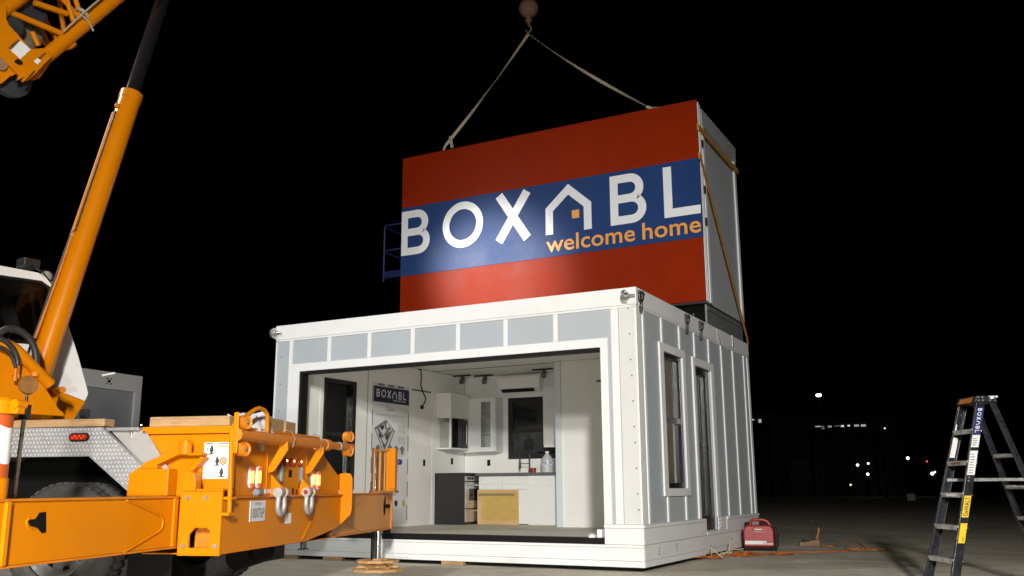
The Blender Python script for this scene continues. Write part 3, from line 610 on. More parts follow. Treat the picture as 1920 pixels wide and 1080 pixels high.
# isometric cut-away of a small house
k = MB(); cx, cz = .40, 1.50
D3 = lambda a, b, c=0: (.0040+c, cx+a, cz+b)
k.prism([D3(-.32, .16), D3(0, -.34), D3(.02, -.34), D3(.30, .13), D3(.02, .32)], (.0006, 0, 0)); k.build("floor_plan", M_PRINT, po)
k = MB(); pl = lambda pts, c: k.prism([D3(a, b, .001) for a, b in pts], (.0006, 0, 0))
pl([(-.27, .13), (-.02, -.27), (-.02, -.20), (-.24, .15)], 0); pl([(.02, -.27), (.26, .11), (.23, .14), (.02, -.18)], 0); pl([(-.18, .16), (-.06, .04), (.04, .12), (-.05, .25)], 0); pl([(.03, .20), (.14, .10), (.22, .16), (.05, .28)], 0); pl([(-.10, -.02), (.0, -.12), (.08, -.02), (.0, .04)], 0)
k.build("plan_rooms", mat("plan_white", (.62, .62, .61), .5), po)
k = MB(); pl([(-.16, .19), (-.10, .12), (-.02, .18), (-.06, .23)], 0); pl([(.0, .0), (.05, -.05), (.11, .02), (.06, .08)], 0); pl([(-.2, .04), (-.15, -.02), (-.11, .02), (-.15, .09)], 0); pl([(.08, .17), (.13, .13), (.17, .16), (.12, .2)], 0); pl([(-.06, -.14), (-.03, -.19), (.0, -.15), (-.03, -.10)], 0)
for v in range(len(k.v)): k.v[v].x += .0014
k.build("plan_furniture", M_PRINTD, po)
for i in range(5):
    k = MB(); c0 = .20+.185*i; z0 = 1.285
    k.prism([(.0034, c0-.07, z0+.04), (.0034, c0, z0-.09), (.0034, c0+.07, z0+.04), (.0034, c0, z0+.10)], (.0007, 0, 0)); k.prism([(.0042, c0-.03, z0+.03), (.0042, c0, z0-.03), (.0042, c0+.03, z0+.03), (.0042, c0, z0+.06)], (.0006, 0, 0))
    k.build("icon", M_PRINT, po)
k = MB()
pill = arc(.90, 1.085, .05, .05, -PI/2, PI/2, 8)+arc(.22, 1.085, .05, .05, PI/2, 1.5*PI, 8)
k.prism([(.0034, a, b) for a, b in pill], (.0007, 0, 0)); k.build("button_band", mat("blue_print", (.03, .04, .18), .5), po)
k = MB(); put_text(k, "RESERVE TODAY!", lambda a, b: (.0046, a, b), .30, 1.065, .56, .042); k.build("lettering", M_SIGNW, po)
k = MB(); k.lathe([(0, 0.0001), (0, .055)], (.0038, .78, .36), (1, 0, 0), 20); k.build("icon", M_PRINTD, po)
k = MB(); k.prism([(.0036, .98, .30), (.0036, 1.06, .30), (.0036, 1.075, .36), (.0036, 1.04, .39), (.0036, 1.02, .44), (.0036, .965, .37)], (.0006, 0, 0)); k.build("icon", mat("flame_print", (.55, .38, .16), .5), po)

# ------------------------------------------------------------------ folded module on the roof
UX0, UX1, UY0, UY1, UZ0, UZ1 = -6.0, -.065, 3.37, 5.77, 3.865, 7.30
up = thing("folded_module", "folded house module with a red front and a blue name band, on the house roof", "building module", (-3.03, 4.57, 3.447))
def ub(name, m, *b, bevel=0.0, par=None):
    k = MB(Matrix.Translation((3.03, -4.57, -3.447))); k.box(*b); return k.build(name, m, par or up, bevel)
def um(): return MB(Matrix.Translation((3.03, -4.57, -3.447)))
k = um(); k.box(UX0, UX1, UY0, UY0+.055, UZ0, 4.914); k.box(UX0, UX1, UY0, UY0+.055, 6.276, UZ1); sg = k.build("sign_panel", M_RED, up, .003)
k = um(); k.box(UX0-.002, UX1+.004, UY0-.003, UY0+.0545, 4.9145, 6.2755); bb = k.build("name_band", M_BLUE, sg, .002)
k = um(); q, dsq = wordmark(); PX = lambda a, b: (UX0+.008+a, UY0-.0035, 5.318+b); k.strokes(q, PX, (0, -.0035, 0)); k.build("lettering", M_SIGNW, sg)
k = um(); k.prism([PX(*p) for p in dsq], (0, -.004, 0)); PT = lambda a, b: (a, UY0-.006, b)
put_text(k, "welcome", PT, -2.885, 5.005, 1.665, .285, .012, 1.02); put_text(k, "home", PT, -1.09, 5.005, 1.01, .285, .012, 1.02)
k.build("tagline_lettering", M_SIGNO, sg)
k = um(); k.box(UX0-.015, UX1+.012, UY0+.058, UY0+.105, UZ0+.006, UZ1-.02); k.box(UX0, UX1+.016, UY0+.115, UY0+.155, UZ0+.012, UZ1-.05); k.box(UX0, UX1+.010, UY0+.165, UY0+.20, UZ0+.004, UZ1-.06); k.build("folded_wall", M_WHITEP, up, .003)
for z in (5.7, 5.15, 6.5):
    k = um(); k.box(UX1+.0165, UX1+.04, UY0+.12, UY0+.20, z, z+.12); k.build("hinge", M_BLACKM, up, .004)
k = um(); k.box(UX0+.03, UX1-.03, UY0+.215, UY1-.02, UZ0, 7.16); k.build("body", M_PANEL, up, .004)
k = um(); k.box(UX1-.029, UX1+.012, UY0+.25, UY0+.36, UZ0, 6.93); k.build("edge_post", M_WHITEP, up, .006)
k = um(); k.box(UX1-.029, UX1+.004, UY1-.12, UY1, UZ0, 6.93); k.build("edge_post", M_WHITEP, up, .006)
k = um(); k.box(UX1-.029, UX1+.014, UY0+.25, UY1+.01, 6.935, 7.19); k.box(UX1-.029, UX1+.022, UY0+.24, UY1+.02, 7.192, 7.215); k.build("top_band", M_PANEL, up, .005)
k = um(); k.box(UX0+.02, UX1-.04, UY0+.22, UY1, 7.162, 7.20); k.build("top_deck", M_ROOF, up)
# skid
k = um(); k.box(UX0+.05, UX1-.10, UY0+.25, UY0+.37, 3.50, 3.83); k.box(UX0+.05, UX1-.06, UY0+.20, UY1-.03, 3.832, 3.863); k.build("skid_beam", M_DARK, up, .004)
k = um(); k.box(UX1-.06, UX1-.03, UY0+.13, UY1-.05, 3.50, 3.83); k.box(UX1-.065, UX1-.005, UY0+.13, UY1-.05, 3.449, 3.499); k.box(UX1-.028, UX1-.012, UY0+.15, UY1-.05, 3.74, 3.77); sk = k.build("skid_side", mat("dull_steel", (.24, .245, .25), .5, .4, var=.15, scale=6), up, .004)
k = um(); k.box(UX0+.05, UX1-.06, UY0+.28, UY1-.05, 3.449, 3.498); k.build("skid_base", M_DARK, up)
for i in range(7):
    k = um(); y = UY0+.17+.03*i; k.cyl((UX1-.29-.07*i, UY0+.245, 3.70-.01*(i % 2)), (UX1-.29-.07*i, UY0+.2495, 3.70-.01*(i % 2)), .014, 10); k.build("bolt", M_STEEL, up)
# ratchet straps round the folded module
def ribbon(k, pts, wd, nrm, t=.006):
    """flat webbing: width direction chosen from nrm at every point"""
    P = [Vector(p) for p in pts]
    for i in range(len(P)-1):
        a, b = P[i], P[i+1]; d = (b-a).normalized()
        n1 = Vector(nrm[i] if isinstance(nrm, list) else nrm); n2 = Vector(nrm[i+1] if isinstance(nrm, list) else nrm)
        s1 = d.cross(n1).normalized()*wd/2; s2 = d.cross(n2).normalized()*wd/2
        n1 = n1.normalized()*t; n2 = n2.normalized()*t
        k.hexa([a-s1, b-s2, b+s2, a+s1, a-s1+n1, b-s2+n2, b+s2+n2, a+s1+n1])
k = MB(); ribbon(k, [(-.035, 3.345, 6.79), (-.035, 5.80, 6.79)], .10, (1, 0, 0)); ribbon(k, [(-.60, 3.36, 6.79), (-.036, 3.345, 6.79)], .10, (0, -1, 0), .004)
bpy_ = k; k = MB(); ribbon(k, [(-.036, 3.36, 6.80), (-.030, 4.5, 6.765), (-.032, 5.81, 6.76)], .10, (1, 0, 0)); k.box(-.062, -.030, 3.350, 3.3625, 6.74, 6.86)
tag(k.build("ratchet_strap", M_STRAPO), "amber strap running level across the upper side of the folded module", "strap")
k = MB(); ribbon(k, [(-.038, 3.355, 6.31), (-.026, 4.5, 4.98), (-.02, 5.72, 3.56), (-.018, 5.755, 3.46)], .10, (1, 0, 0)); k.box(-.062, -.032, 3.350, 3.3625, 6.24, 6.36)
tag(k.build("ratchet_strap", M_STRAPO), "amber strap slanting down the side of the folded module to the roof corner", "strap")
# lifting slings and hook ball
AP = at(991, 64, 'y', 4.0)
def sling(px, py, lab, tail):
    e = at(px, py, 'y', 3.42); n = 14; k = MB(); pts = []; nr = []
    for i in range(n+1):
        f = i/n; p = AP.lerp(e, f); p.z -= .06*math.sin(PI*f); pts.append(p)
        a = tail+f*PI*1.1; vd = (CAM-p).normalized(); d = (e-AP).normalized(); s = d.cross(vd).normalized()
        nr.append(tuple(vd*math.cos(a)+s*math.sin(a)))
    ribbon(k, pts, .055, nr, .008)
    if tail < .5:                                            # the left leg forks at the edge
        ribbon(k, [e+Vector((.10, 0, .16)), e+Vector((.14, -.01, -.02)), e+Vector((.14, .0, -.08))], .06, (0, -1, 0), .008)
        ribbon(k, [e, e+Vector((-.05, .0, -.10))], .05, (0, -1, 0), .008)
    else:
        ribbon(k, [e, e+Vector((.10, .03, -.05)), e+Vector((.22, .06, -.05))], .05, (0, -1, .2), .008)
    tag(k.build("lifting_sling", M_STRAPP), lab, "sling", "slings holding the module")
sling(836, 272, "pale sling from the hook down to the left end of the red front", .2)
sling(1212, 200, "pale sling from the hook down to the right end of the red front", 1.0)
hb_ = thing("hook_block", "rusty headache ball with a hook hanging above the slings", "crane hook", tuple(at(991, 16, 'y', 4.0)))
k = MB(); k.sphere((0, 0, 0), .195); k.build("ball", M_RUST, hb_)
k = MB(); k.cyl((0, 0, -.18), (0, 0, -.26), .045); k.cyl((-.06, 0, -.26), (.06, 0, -.26), .035); k.sphere((0, 0, -.25), .065, 14, 8); k.build("swivel", M_RUST, hb_)
k = MB(); k.tube([(0, 0, -.28), (0, 0, -.36), (.05, 0, -.41), (.055, 0, -.47), (.0, 0, -.52), (-.055, 0, -.48), (-.055, 0, -.44)], .026, 10, True, .012); k.build("hook", M_RUST, hb_)
k = MB(); k.tube([(0, 0, .19), (0, 0, 7.0)], .012, 8); k.build("hoist_rope", M_STEEL, hb_)

# ------------------------------------------------------------------ crane truck (own frame: x backward, y to its far side, z up)
TA = math.radians(18)
TN = Vector((math.cos(TA), math.sin(TA), 0)); TL = Vector((-math.sin(TA), math.cos(TA), 0))
J = at(705, 1070, 'z', GZ); KS = 0.9707
TO = J + TN*.1456; TO.z = GZ
def tl_(X): d = X-TO; return Vector((d.dot(TN)/KS, d.dot(TL)/KS, d.z/KS))
def tS(u, v, l): return tl_(on_plane(u, v, TL, TL.dot(TO)+l*KS))      # point on a plane along the truck's side
def tR(u, v, n): return tl_(on_plane(u, v, TN, TN.dot(TO)+n*KS))      # point on a plane across its rear
truck = thing("crane_truck", "orange mobile crane with its outriggers out and boom raised", "crane truck", tuple(TO), TA)
truck.scale = (KS, KS, KS)
def tp_(mb, name, m, bevel=0.0, par=None): return mb.build(name, m, par or truck, bevel)
def tb(name, m, *b, bevel=0.006, par=None): return bx(name, m, par or truck, *b, bevel=bevel)

# rear bumper (housing of the outrigger beams) with a kinked lower edge
k = MB(); k.prism([(0, -4.52, .50), (0, -2.70, .51), (0, -1.90, .60), (0, -1.76, .64), (0, -1.76, .95), (0, -4.52, .95)], (-.035, 0, 0)); bumper = tp_(k, "bumper", M_ORANGE, .005)
k = MB(); k.box(-.72, -.037, -4.5, -1.78, .50, .508); k.box(-.72, -.037, -4.515, -1.765, .93, .94); tp_(k, "housing_plate", M_ORANGE)
k = MB(); k.box(-.71, -.10, -4.35, -1.9, .509, .929); tp_(k, "housing_core", M_DARK)
k = MB(); k.box(-.034, .030, -4.52, -1.765, .952, .966); tp_(k, "bumper_lip", M_ORANGE2, .004)
k = MB(); k.prism([(.001, -2.86, .53), (.001, -2.80, .53), (.001, -2.60, .70), (.001, -2.64, .70)], (.012, 0, 0)); tp_(k, "bumper_rib", M_ORANGE, .003)
# near end plate of the housing with its cut-out
k = MB(); P = lambda a, b: (a, -4.555, b)
a0, a1, b0, b1 = -.37, .004, .492, 1.01
k.ring([P(a0, b0), P(a1, b0), P(a1, b1), P(a1, b1), P(a0, b1), P(a0, b0+.3)], [P(-.275, .555), P(-.09, .555), P(-.09, .69), P(-.12, .715), P(-.225, .715), P(-.275, .66)], (0, .03, 0)); ep = tp_(k, "end_plate", M_ORANGE, .004)
k = MB(); k.box(-.30, -.06, -4.40, -4.39, .52, .73); k.box(-.30, -.06, -4.52, -4.395, .515, .55); sub(k, "recess", M_ORANGE2, ep)
for a, b in ((-.30, .96), (-.14, .96), (-.315, .57), (-.03, .57)):
    k = MB(); k.cyl((a, -4.556, b), (a, -4.572, b), .018, 8); sub(k, "bolt", M_STEEL, ep)
k = MB(); k.prism([(-.375, -4.545, 1.012), (-.375, -4.545, 1.12), (-.355, -4.545, 1.16), (-.32, -4.545, 1.18), (-.27, -4.545, 1.16), (-.25, -4.545, 1.10), (-.25, -4.545, 1.012)], (0, .10, 0)); tp_(k, "lifting_lug", M_ORANGE, .006)
tb("step_plate", M_ORANGE, -.245, -.002, -4.54, -4.33, 1.012, 1.03, bevel=.004)
# far end flange
k = MB(); k.prism([(-.02, -1.755, .62), (.11, -1.755, .74), (.125, -1.755, .80), (.125, -1.755, 1.13), (.10, -1.755, 1.19), (.04, -1.755, 1.20), (-.03, -1.755, 1.19)], (0, .03, 0)); tp_(k, "end_flange", M_ORANGE, .005)
# upper rear panel
PN = -.03
def pr(u, v): return tR(u, v, PN).y
k = MB(); k.prism([(PN, -4.30, .967), (PN, -1.76, .967), (PN, -1.76, 1.18), (PN, pr(633, 893), 1.18), (PN, pr(607, 856), 1.38), (PN, pr(596, 850), 1.43), (PN, -4.30, 1.47)], (-.05, 0, 0)); tp_(k, "rear_panel", M_ORANGE, .004)
for l in (-3.66, -2.72):
    k = MB(); k.box(PN+.0005, PN+.008, l, l+.008, .97, 1.36); tp_(k, "panel_seam", M_ORANGE, .001)
# body behind it
k = MB(); k.prism([(-.90, -4.30, .97), (-.082, -4.30, .97), (-.082, -4.30, 1.50), (-.87, -4.30, 1.50), (-.67, -4.30, 1.27), (-.90, -4.30, 1.2)], (0, .02, 0)); k.box(-.9, -.083, -4.279, -2.4, 1.30, 1.50); body = tp_(k, "body", M_ORANGE, .004)
tb("deck", M_ORANGE, -.90, .0, -4.34, -2.42, 1.502, 1.565)
tb("chassis", M_DARK, -6.5, -.735, -3.75, -2.35, .55, 1.30)
k = MB(); k.box(-6.5, -.91, -4.39, -1.8, 1.535, 1.562); tp_(k, "front_deck", M_ALU, .003)
# housing shapes in front of the body
k = MB(); k.prism([(-.93, -4.46, .97), (-.55, -4.46, .97), (-.55, -4.46, 1.20), (-.86, -4.46, 1.20), (-.92, -4.46, 1.16)], (0, .15, 0)); tp_(k, "housing_block", M_ORANGE, .01)
k = MB(); k.prism([(-.86, -4.43, 1.201), (-.80, -4.43, 1.255), (-.50, -4.43, 1.375), (-.46, -4.43, 1.33), (-.68, -4.43, 1.235), (-.68, -4.43, 1.201)], (0, .12, 0)); k.prism([(-.50, -4.42, 1.31), (-.28, -4.42, 1.31), (-.28, -4.42, 1.335), (-.50, -4.42, 1.335)], (0, .11, 0)); k.prism([(-.29, -4.41, 1.305), (-.40, -4.41, 1.19), (-.37, -4.41, 1.165), (-.255, -4.41, 1.29)], (0, .10, 0)); tp_(k, "brace", M_ORANGE, .006)
k = MB(); k.cyl((-.44, -4.40, 1.32), (-.44, -4.40, 1.42), .055, 14); k.cyl((-.44, -4.40, 1.42), (-.44, -4.40, 1.44), .03, 12); tp_(k, "filler_neck", M_ORANGE)
tb("side_upright", M_ORANGE, -.52, -.33, -4.325, -4.302, .97, 1.30, bevel=.004)
# instruction decal
k = MB(); P = lambda a, b: (a, -4.3025, b); k.box(-.318, -.085, -4.3045, -4.3015, 1.115, 1.425); dc = tp_(k, "instruction_decal", M_PAPER)
k = MB(); PD = lambda a, b: (a, -4.3052, b)
def pawn(x, z):
    pr = [(0, .028), (.008, .022), (.012, .008), (.022, .012), (.035, .02), (.05, .016), (.065, .01), (.078, .006)]
    k.prism([PD(x-r, z+h) for h, r in pr]+[PD(x+r, z+h) for h, r in pr[::-1]], (0, -.0005, 0))
pawn(-.248, 1.322); pawn(-.19, 1.225); pawn(-.145, 1.128)
k.box(-.306, -.238, -4.3056, -4.3048, 1.412, 1.420); k.box(-.19, -.095, -4.3056, -4.3048, 1.412, 1.420)
for z in (1.318, 1.222): k.box(-.31, -.255, -4.3056, -4.3048, z, z+.004)
for i in range(3): put_text(k, str(3-i), PD, -.29, 1.17+i*.093, .012, .022)
put_text(k, "set pin", PD, -.27, 1.26, .04); put_text(k, "lock", PD, -.22, 1.162, .03)
k.lathe([(0, .026), (0, .033)], (-.135, -4.3053, 1.265), (0, -1, 0), 24)
sub(k, "print", M_PRINTD, dc)
k = MB(); k.box(-.20, -.10, -4.3056, -4.3048, 1.385, 1.40); k.lathe([(0, .0), (0, .025)], (-.135, -4.3053, 1.265), (0, -1, 0), 20); sub(k, "colour_print", mat("tan_print", (.55, .33, .15), .5), dc)
# diamond plate wheel arch
arch = [(-2.35, 1.575), (-1.235, 1.565), (-.615, 1.06), (-.60, 1.05), (-.60, .965), (-.895, .965), (-1.355, 1.315), (-2.35, 1.315)]
k = MB(); k.prism([(a, -4.40, b) for a, b in arch], (0, .02, 0))
def inside(x, z):
    c = False; n = len(arch)
    for i in range(n):
        (x1, z1), (x2, z2) = arch[i], arch[i-1]
        if (z1 > z) != (z2 > z) and x < (x2-x1)*(z-z1)/(z2-z1)+x1: c = not c
    return c
nplain = len(k.f)
pitch = .036
for i in range(-66, -15):
    for j in range(26, 46):
        x = i*pitch+(j % 2)*pitch/2; z = j*pitch
        if all(inside(x+dx, z+dz) for dx in (-.013, .013) for dz in (-.013, .013)):
            a = PI/4 if (j % 2) else -PI/4; c, s_ = math.cos(a), math.sin(a)
            pts = [(-.0165, 0), (0, -.0062), (.0165, 0), (0, .0062)]
            v = [(x+px*c-pz*s_, -4.4003, z+px*s_+pz*c) for px, pz in pts]+[(x, -4.4085, z)]
            k.add(v, [(0, 1, 4), (1, 2, 4), (2, 3, 4), (3, 0, 4)])
fd = tp_(k, "wheel_arch", M_ALU); fd.data.materials.append(mat("polished_tread", (0.78, 0.78, 0.78), 0.3, 0.35, var=0.15, scale=30))
for p_ in list(fd.data.polygons)[nplain:]: p_.material_index = 1
k = MB(); k.tube([(-1.235, -4.405, 1.565), (-.612, -4.405, 1.06), (-.60, -4.405, .97)], .007, 6); sub(k, "edge_trim", M_STAIN, fd)
k = MB(); k.prism([(-1.23, -4.34, 1.562), (-.87, -4.34, 1.535), (-.69, -4.34, 1.29), (-.62, -4.34, 1.20), (-.60, -4.34, .97), (-.64, -4.34, 1.03)], (0, .02, 0)); tp_(k, "splash_panel", mat("scuffed_aluminium", (0.46, 0.44, 0.41), 0.45, 0.35, var=0.15, scale=4, col2=(0.30, 0.28, 0.25), c2scale=4, c2lo=0.52, c2hi=0.8), .002)
k = MB(); k.cyl((-.995, -4.341, 1.525), (-.995, -4.36, 1.525), .02, 10); k.cyl((-.99, -4.355, 1.52), (-.985, -4.355, 1.47), .006, 6); tp_(k, "latch_pin", M_STEEL)
cx, cz = -1.46, 1.482
k = MB(); ov = arc(cx+.065, cz, .032, .037, -PI/2, PI/2, 8)+arc(cx-.065, cz, .032, .037, PI/2, 1.5*PI, 8); k.prism([(a, -4.4045, b) for a, b in ov], (0, -.014, 0)); ml = tp_(k, "marker_lamp", M_BLACK, .002)
k = MB(); ov = arc(cx+.062, cz, .022, .024, -PI/2, PI/2, 8)+arc(cx-.062, cz, .022, .024, PI/2, 1.5*PI, 8); k.prism([(a, -4.4190, b) for a, b in ov], (0, -.008, 0)); sub(k, "lens", M_REDL, ml, .003)
k = MB(); [k.sphere((cx-.055+.022*i, -4.4272, cz+.008*(1 if i % 2 else -1)), .007, 8, 5) for i in range(6)]; sub(k, "led", M_REDLIT, ml)
# near wheels, far wheels
def wheel(n, l, z, face):
    k = MB(); R = .525
    k.lathe([(0, .31), (-.01, .36), (.0, .44), (.03, .495), (.06, .52), (.09, R), (.20, R), (.24, .515), (.27, .48), (.28, .40), (.27, .31)], (n, l, z), (0, face, 0), 56); t = tp_(k, "wheel", M_TYRE)
    k = MB()
    for i in range(44):
        a = 2*PI*i/44; ca, sa = math.cos(a), math.sin(a)
        for y0, y1, da in ((.065, .125, .0), (.14, .235, .06)):
            c2, s2 = math.cos(a+da), math.sin(a+da); tw = .026
            p = [Vector((n+c2*r_-s2*w_, l+face*yy, z+s2*r_+c2*w_)) for r_ in (R-.003, R+.010) for yy in (y0, y1) for w_ in (-tw, tw)]
            k.hexa([p[0], p[1], p[3], p[2], p[4], p[5], p[7], p[6]])
    sub(k, "tread", M_TYRE, t)
    k = MB(); k.lathe([(.02, .31), (.005, .30), (.03, .275), (.10, .255), (.12, .20), (.075, .16), (.065, .10), (-.02, .095), (-.035, .07), (-.035, 0)], (n, l, z), (0, face, 0), 48); rm = sub(k, "rim", M_STEEL, t)
    k = MB(); 
    for i in range(8):
        a = 2*PI*i/8+.2; k.cyl((n+.225*math.cos(a), l+face*.113, z+.225*math.sin(a)), (n+.225*math.cos(a), l+face*.109, z+.225*math.sin(a)), .035, 12)
    sub(k, "hand_hole", M_BLACK, t)
    k = MB()
    for i in range(10):
        a = 2*PI*i/10; k.cyl((n+.135*math.cos(a), l+face*.075, z+.135*math.sin(a)), (n+.135*math.cos(a), l+face*.03, z+.135*math.sin(a)), .017, 6)
    sub(k, "wheel_nut", M_STEEL, t)
wheel(-1.68, -4.28, .56, 1); wheel(-1.68, -3.93, .56, 1); wheel(-1.35, -1.85, .56, -1); wheel(-1.35, -2.2, .56, -1); wheel(-5.3, -4.28, .56, 1); wheel(-5.3, -1.85, .56, -1)
tb("arch_shade_wall", M_DARK, -2.6, -.93, -3.60, -3.58, .55, 1.53)  # black wall added to stand for the shade behind the wheel arch
tb("mud_flap", M_BLACK, -1.08, -.66, -4.12, -4.10, .06, .55, bevel=.002)
tb("mud_flap", M_BLACK, -.62, -.60, -2.5, -1.85, .28, .60, bevel=.002)
k = MB(); k.cyl((-.5, -3.2, .38), (-.5, -2.6, .42), .12); k.box(-1.2, -.3, -3.1, -2.9, .40, .55); tp_(k, "axle", M_DARK)
k = MB(); k.box(-.06, -.03, -2.72, -2.62, .44, .51); k.box(-.075, -.015, -2.75, -2.59, .425, .44); tp_(k, "drain_plug", M_BLACKM, .004)
# near outrigger
k = MB(); k.box(-.66, -.40, -6.95, -4.56, .565, .955); k.box(-.66, -.40, -4.55, -3.9, .565, .92); o1 = tp_(k, "outrigger_beam", M_ORANGE, .004)
k = MB(); k.box(-.665, -.385, -6.98, -4.52, .956, .972); k.box(-.665, -.382, -6.98, -4.52, .55, .564); sub(k, "edge_plate", M_ORANGE2, o1, .003)
k = MB(); A = [tR(u, v, -.392) for u, v in ((238, 938), (300, 966), (306, 975), (304, 990), (297, 997), (232, 1036))]
for i in range(len(A)-1): k.tube([A[i], A[i+1]], .008, 6)
sub(k, "weld_bead", M_ORANGE, o1)
k = MB(); k.box(-.399, -.380, -4.62, -4.56, .566, .955); sub(k, "stiffener", M_ORANGE, o1, .003)
k = MB(); k.box(-.399, -.372, -6.62, -6.58, .566, .955); sub(k, "stiffener", M_ORANGE, o1, .003)
k = MB(); A = [tR(u, v, -.3985) for u, v in ((53, 978), (56, 974), (66, 973), (74, 961), (86, 960), (86, 998), (78, 1000), (70, 990), (56, 986))]; k.prism(A, (.002, 0, 0)); sub(k, "dark_slot_plate", M_DARK, o1)  # black plate painted in for a shaded opening, the beam is not cut
k = MB(); A = [tR(u, v, -.398) for u, v in ((55, 972), (50, 977), (50, 986), (55, 991), (64, 993))]; k.tube(A, .006, 6); sub(k, "slot_lip", M_ORANGE, o1)
jx = -.52; jl = -6.62
k = MB(); k.lathe([(.973, .0), (.973, .11), (1.10, .11), (1.10, .10)], (jx, jl, 0), (0, 0, 1), 24); j1 = tp_(k, "outrigger_jack", M_ORANGE)
k = MB(); k.lathe([(1.50, .095), (1.50, .12), (1.58, .12), (1.60, .10), (1.60, 0)], (jx, jl, 0), (0, 0, 1), 24); sub(k, "jack_cap", M_ORANGE, j1)
k = MB(); k.lathe([(1.10, .102), (1.50, .102)], (jx, jl, 0), (0, 0, 1), 28); sub(k, "striped_sleeve", M_STRIPE, j1)
k = MB(); k.box(jx+.10, jx+.17, jl-.03, jl+.04, 1.50, 1.58); k.cyl((jx+.15, jl-.04, 1.56), (jx+.15, jl+.05, 1.56), .03, 12); sub(k, "top_bracket", M_ORANGE, j1, .004)
k = MB(); k.cyl((jx, jl, .08), (jx, jl, .564), .05, 20); sub(k, "jack_rod", M_CHROME, j1)
k = MB(); k.lathe([(0, 0), (0, .36), (.03, .36), (.05, .12), (.10, .10), (.10, 0)], (jx, jl, 0), (0, 0, 1), 8, False); sub(k, "foot_plate", M_ORANGE2, j1)
# mirror on a thin rod beside the jack
A = tS(47, 770, -6.3); B = tS(26, 932, -6.3)
k = MB(); k.cyl(B, A, .014, 10); mr_ = tp_(k, "mirror_pole", M_STEEL)
k = MB(); C_ = tS(53, 722, -6.3); k.lathe([(-.014, 0), (-.014, .064), (.014, .064), (.014, 0)], C_, (.85, -.45, .25), 24); sub(k, "mirror", M_BRONZE, mr_); k = MB(); k.cyl(A, C_+Vector((0, 0, -.05)), .01); k.box(A.x-.03, A.x+.03, A.y-.02, A.y+.02, A.z-.06, A.z+.04); sub(k, "clamp", M_BLACKM, mr_)  # the orange that the mirror reflects is put into its colour
# far outrigger
k = MB(); k.box(-.35, -.10, -1.75, .40, .515, .955); o2 = tp_(k, "outrigger_beam", M_BEAM, .004)
k = MB(); k.box(-.36, -.082, -1.75, .43, .956, .972); k.box(-.36, -.082, -1.75, .43, .498, .514); k.box(-.36, -.082, .401, .43, .515, .955); sub(k, "edge_plate", M_ORANGE2, o2, .003)
k = MB(); k.tube([(-.097, -1.3, .70), (-.097, -.72, .955)], .008, 6); k.tube([(-.097, -1.3, .62), (-.097, -.75, .52)], .008, 6); sub(k, "weld_bead", M_BEAM, o2)
k = MB(); P = lambda a, b: (-.0985, a, b); k.prism([P(.12, .68), P(.17, .72), P(.17, .90), P(.14, .94), P(.09, .82), P(.09, .75)], (.003, 0, 0)); k.cyl((-.12, .20, .80), (-.05, .20, .80), .025, 10); sub(k, "dark_slot_plate", M_DARK, o2)  # dark plate stands in for the shade inside a hole
k = MB(); k.box(-.14, -.09, .22, .40, .44, .497); sub(k, "stop_block", M_DARK, o2, .005)
k = MB(); k.box(-.03, .09, -.06, .06, .973, 1.54); k.box(.02, .10, -.08, -.055, 1.02, 1.54); j2 = tp_(k, "outrigger_jack", M_ORANGE, .01)
k = MB(); k.cyl((-.20, -.02, .973), (-.20, -.02, 1.55), .035, 14); k.cyl((-.13, .0, .973), (-.13, .0, 1.50), .04, 14); k.cyl((-.07, .02, .973), (-.07, .02, 1.50), .03, 14); k.box(-.25, .11, -.07, .07, .973, 1.0); k.box(-.23, .08, -.06, .06, 1.50, 1.525); sub(k, "guide_tube", M_BRONZE, j2)
k = MB(); k.cyl((-.165, -.06, 1.0), (-.165, -.06, 1.48), .012, 10); sub(k, "chrome_rod", M_CHROME, j2)
k = MB(); k.cyl((-.13, 0, .12), (-.13, 0, .50), .055, 24); sub(k, "jack_rod", M_CHROME, j2); k = MB(); k.cyl((-.205, 0.02, .13), (-.205, 0.02, .50), .028, 14); sub(k, "guard_strip", M_BLACK, j2)
k = MB(); fx = -.13
k.lathe([(0, 0), (0, .335), (.022, .335), (.035, .30), (.04, .12)], (fx, 0, .0), (0, 0, 1), 10, False); k.lathe([(.04, .085), (.13, .075), (.15, .06), (.15, 0)], (fx, 0, 0), (0, 0, 1), 20)
for i in range(6):
    a = PI*i/3+.3; c, s_ = math.cos(a), math.sin(a); p = Vector((-s_, c, 0))*.012
    v = [Vector((fx+c*.07, s_*.07, .036)), Vector((fx+c*.27, s_*.27, .036)), Vector((fx+c*.27, s_*.27, .05)), Vector((fx+c*.07, s_*.07, .12))]
    k.prism([q-p for q in v], p*2)
k.lathe([(.105, .14), (.105, .275), (.135, .275), (.135, .14), (.105, .14)], (fx, 0, 0), (0, 0, 1), 10, False)
sub(k, "foot_plate", mat("dusty_foot_paint", (.50, .29, .11), .6, var=.15, col2=(.55, .2, .02), c2scale=6), j2, .003)
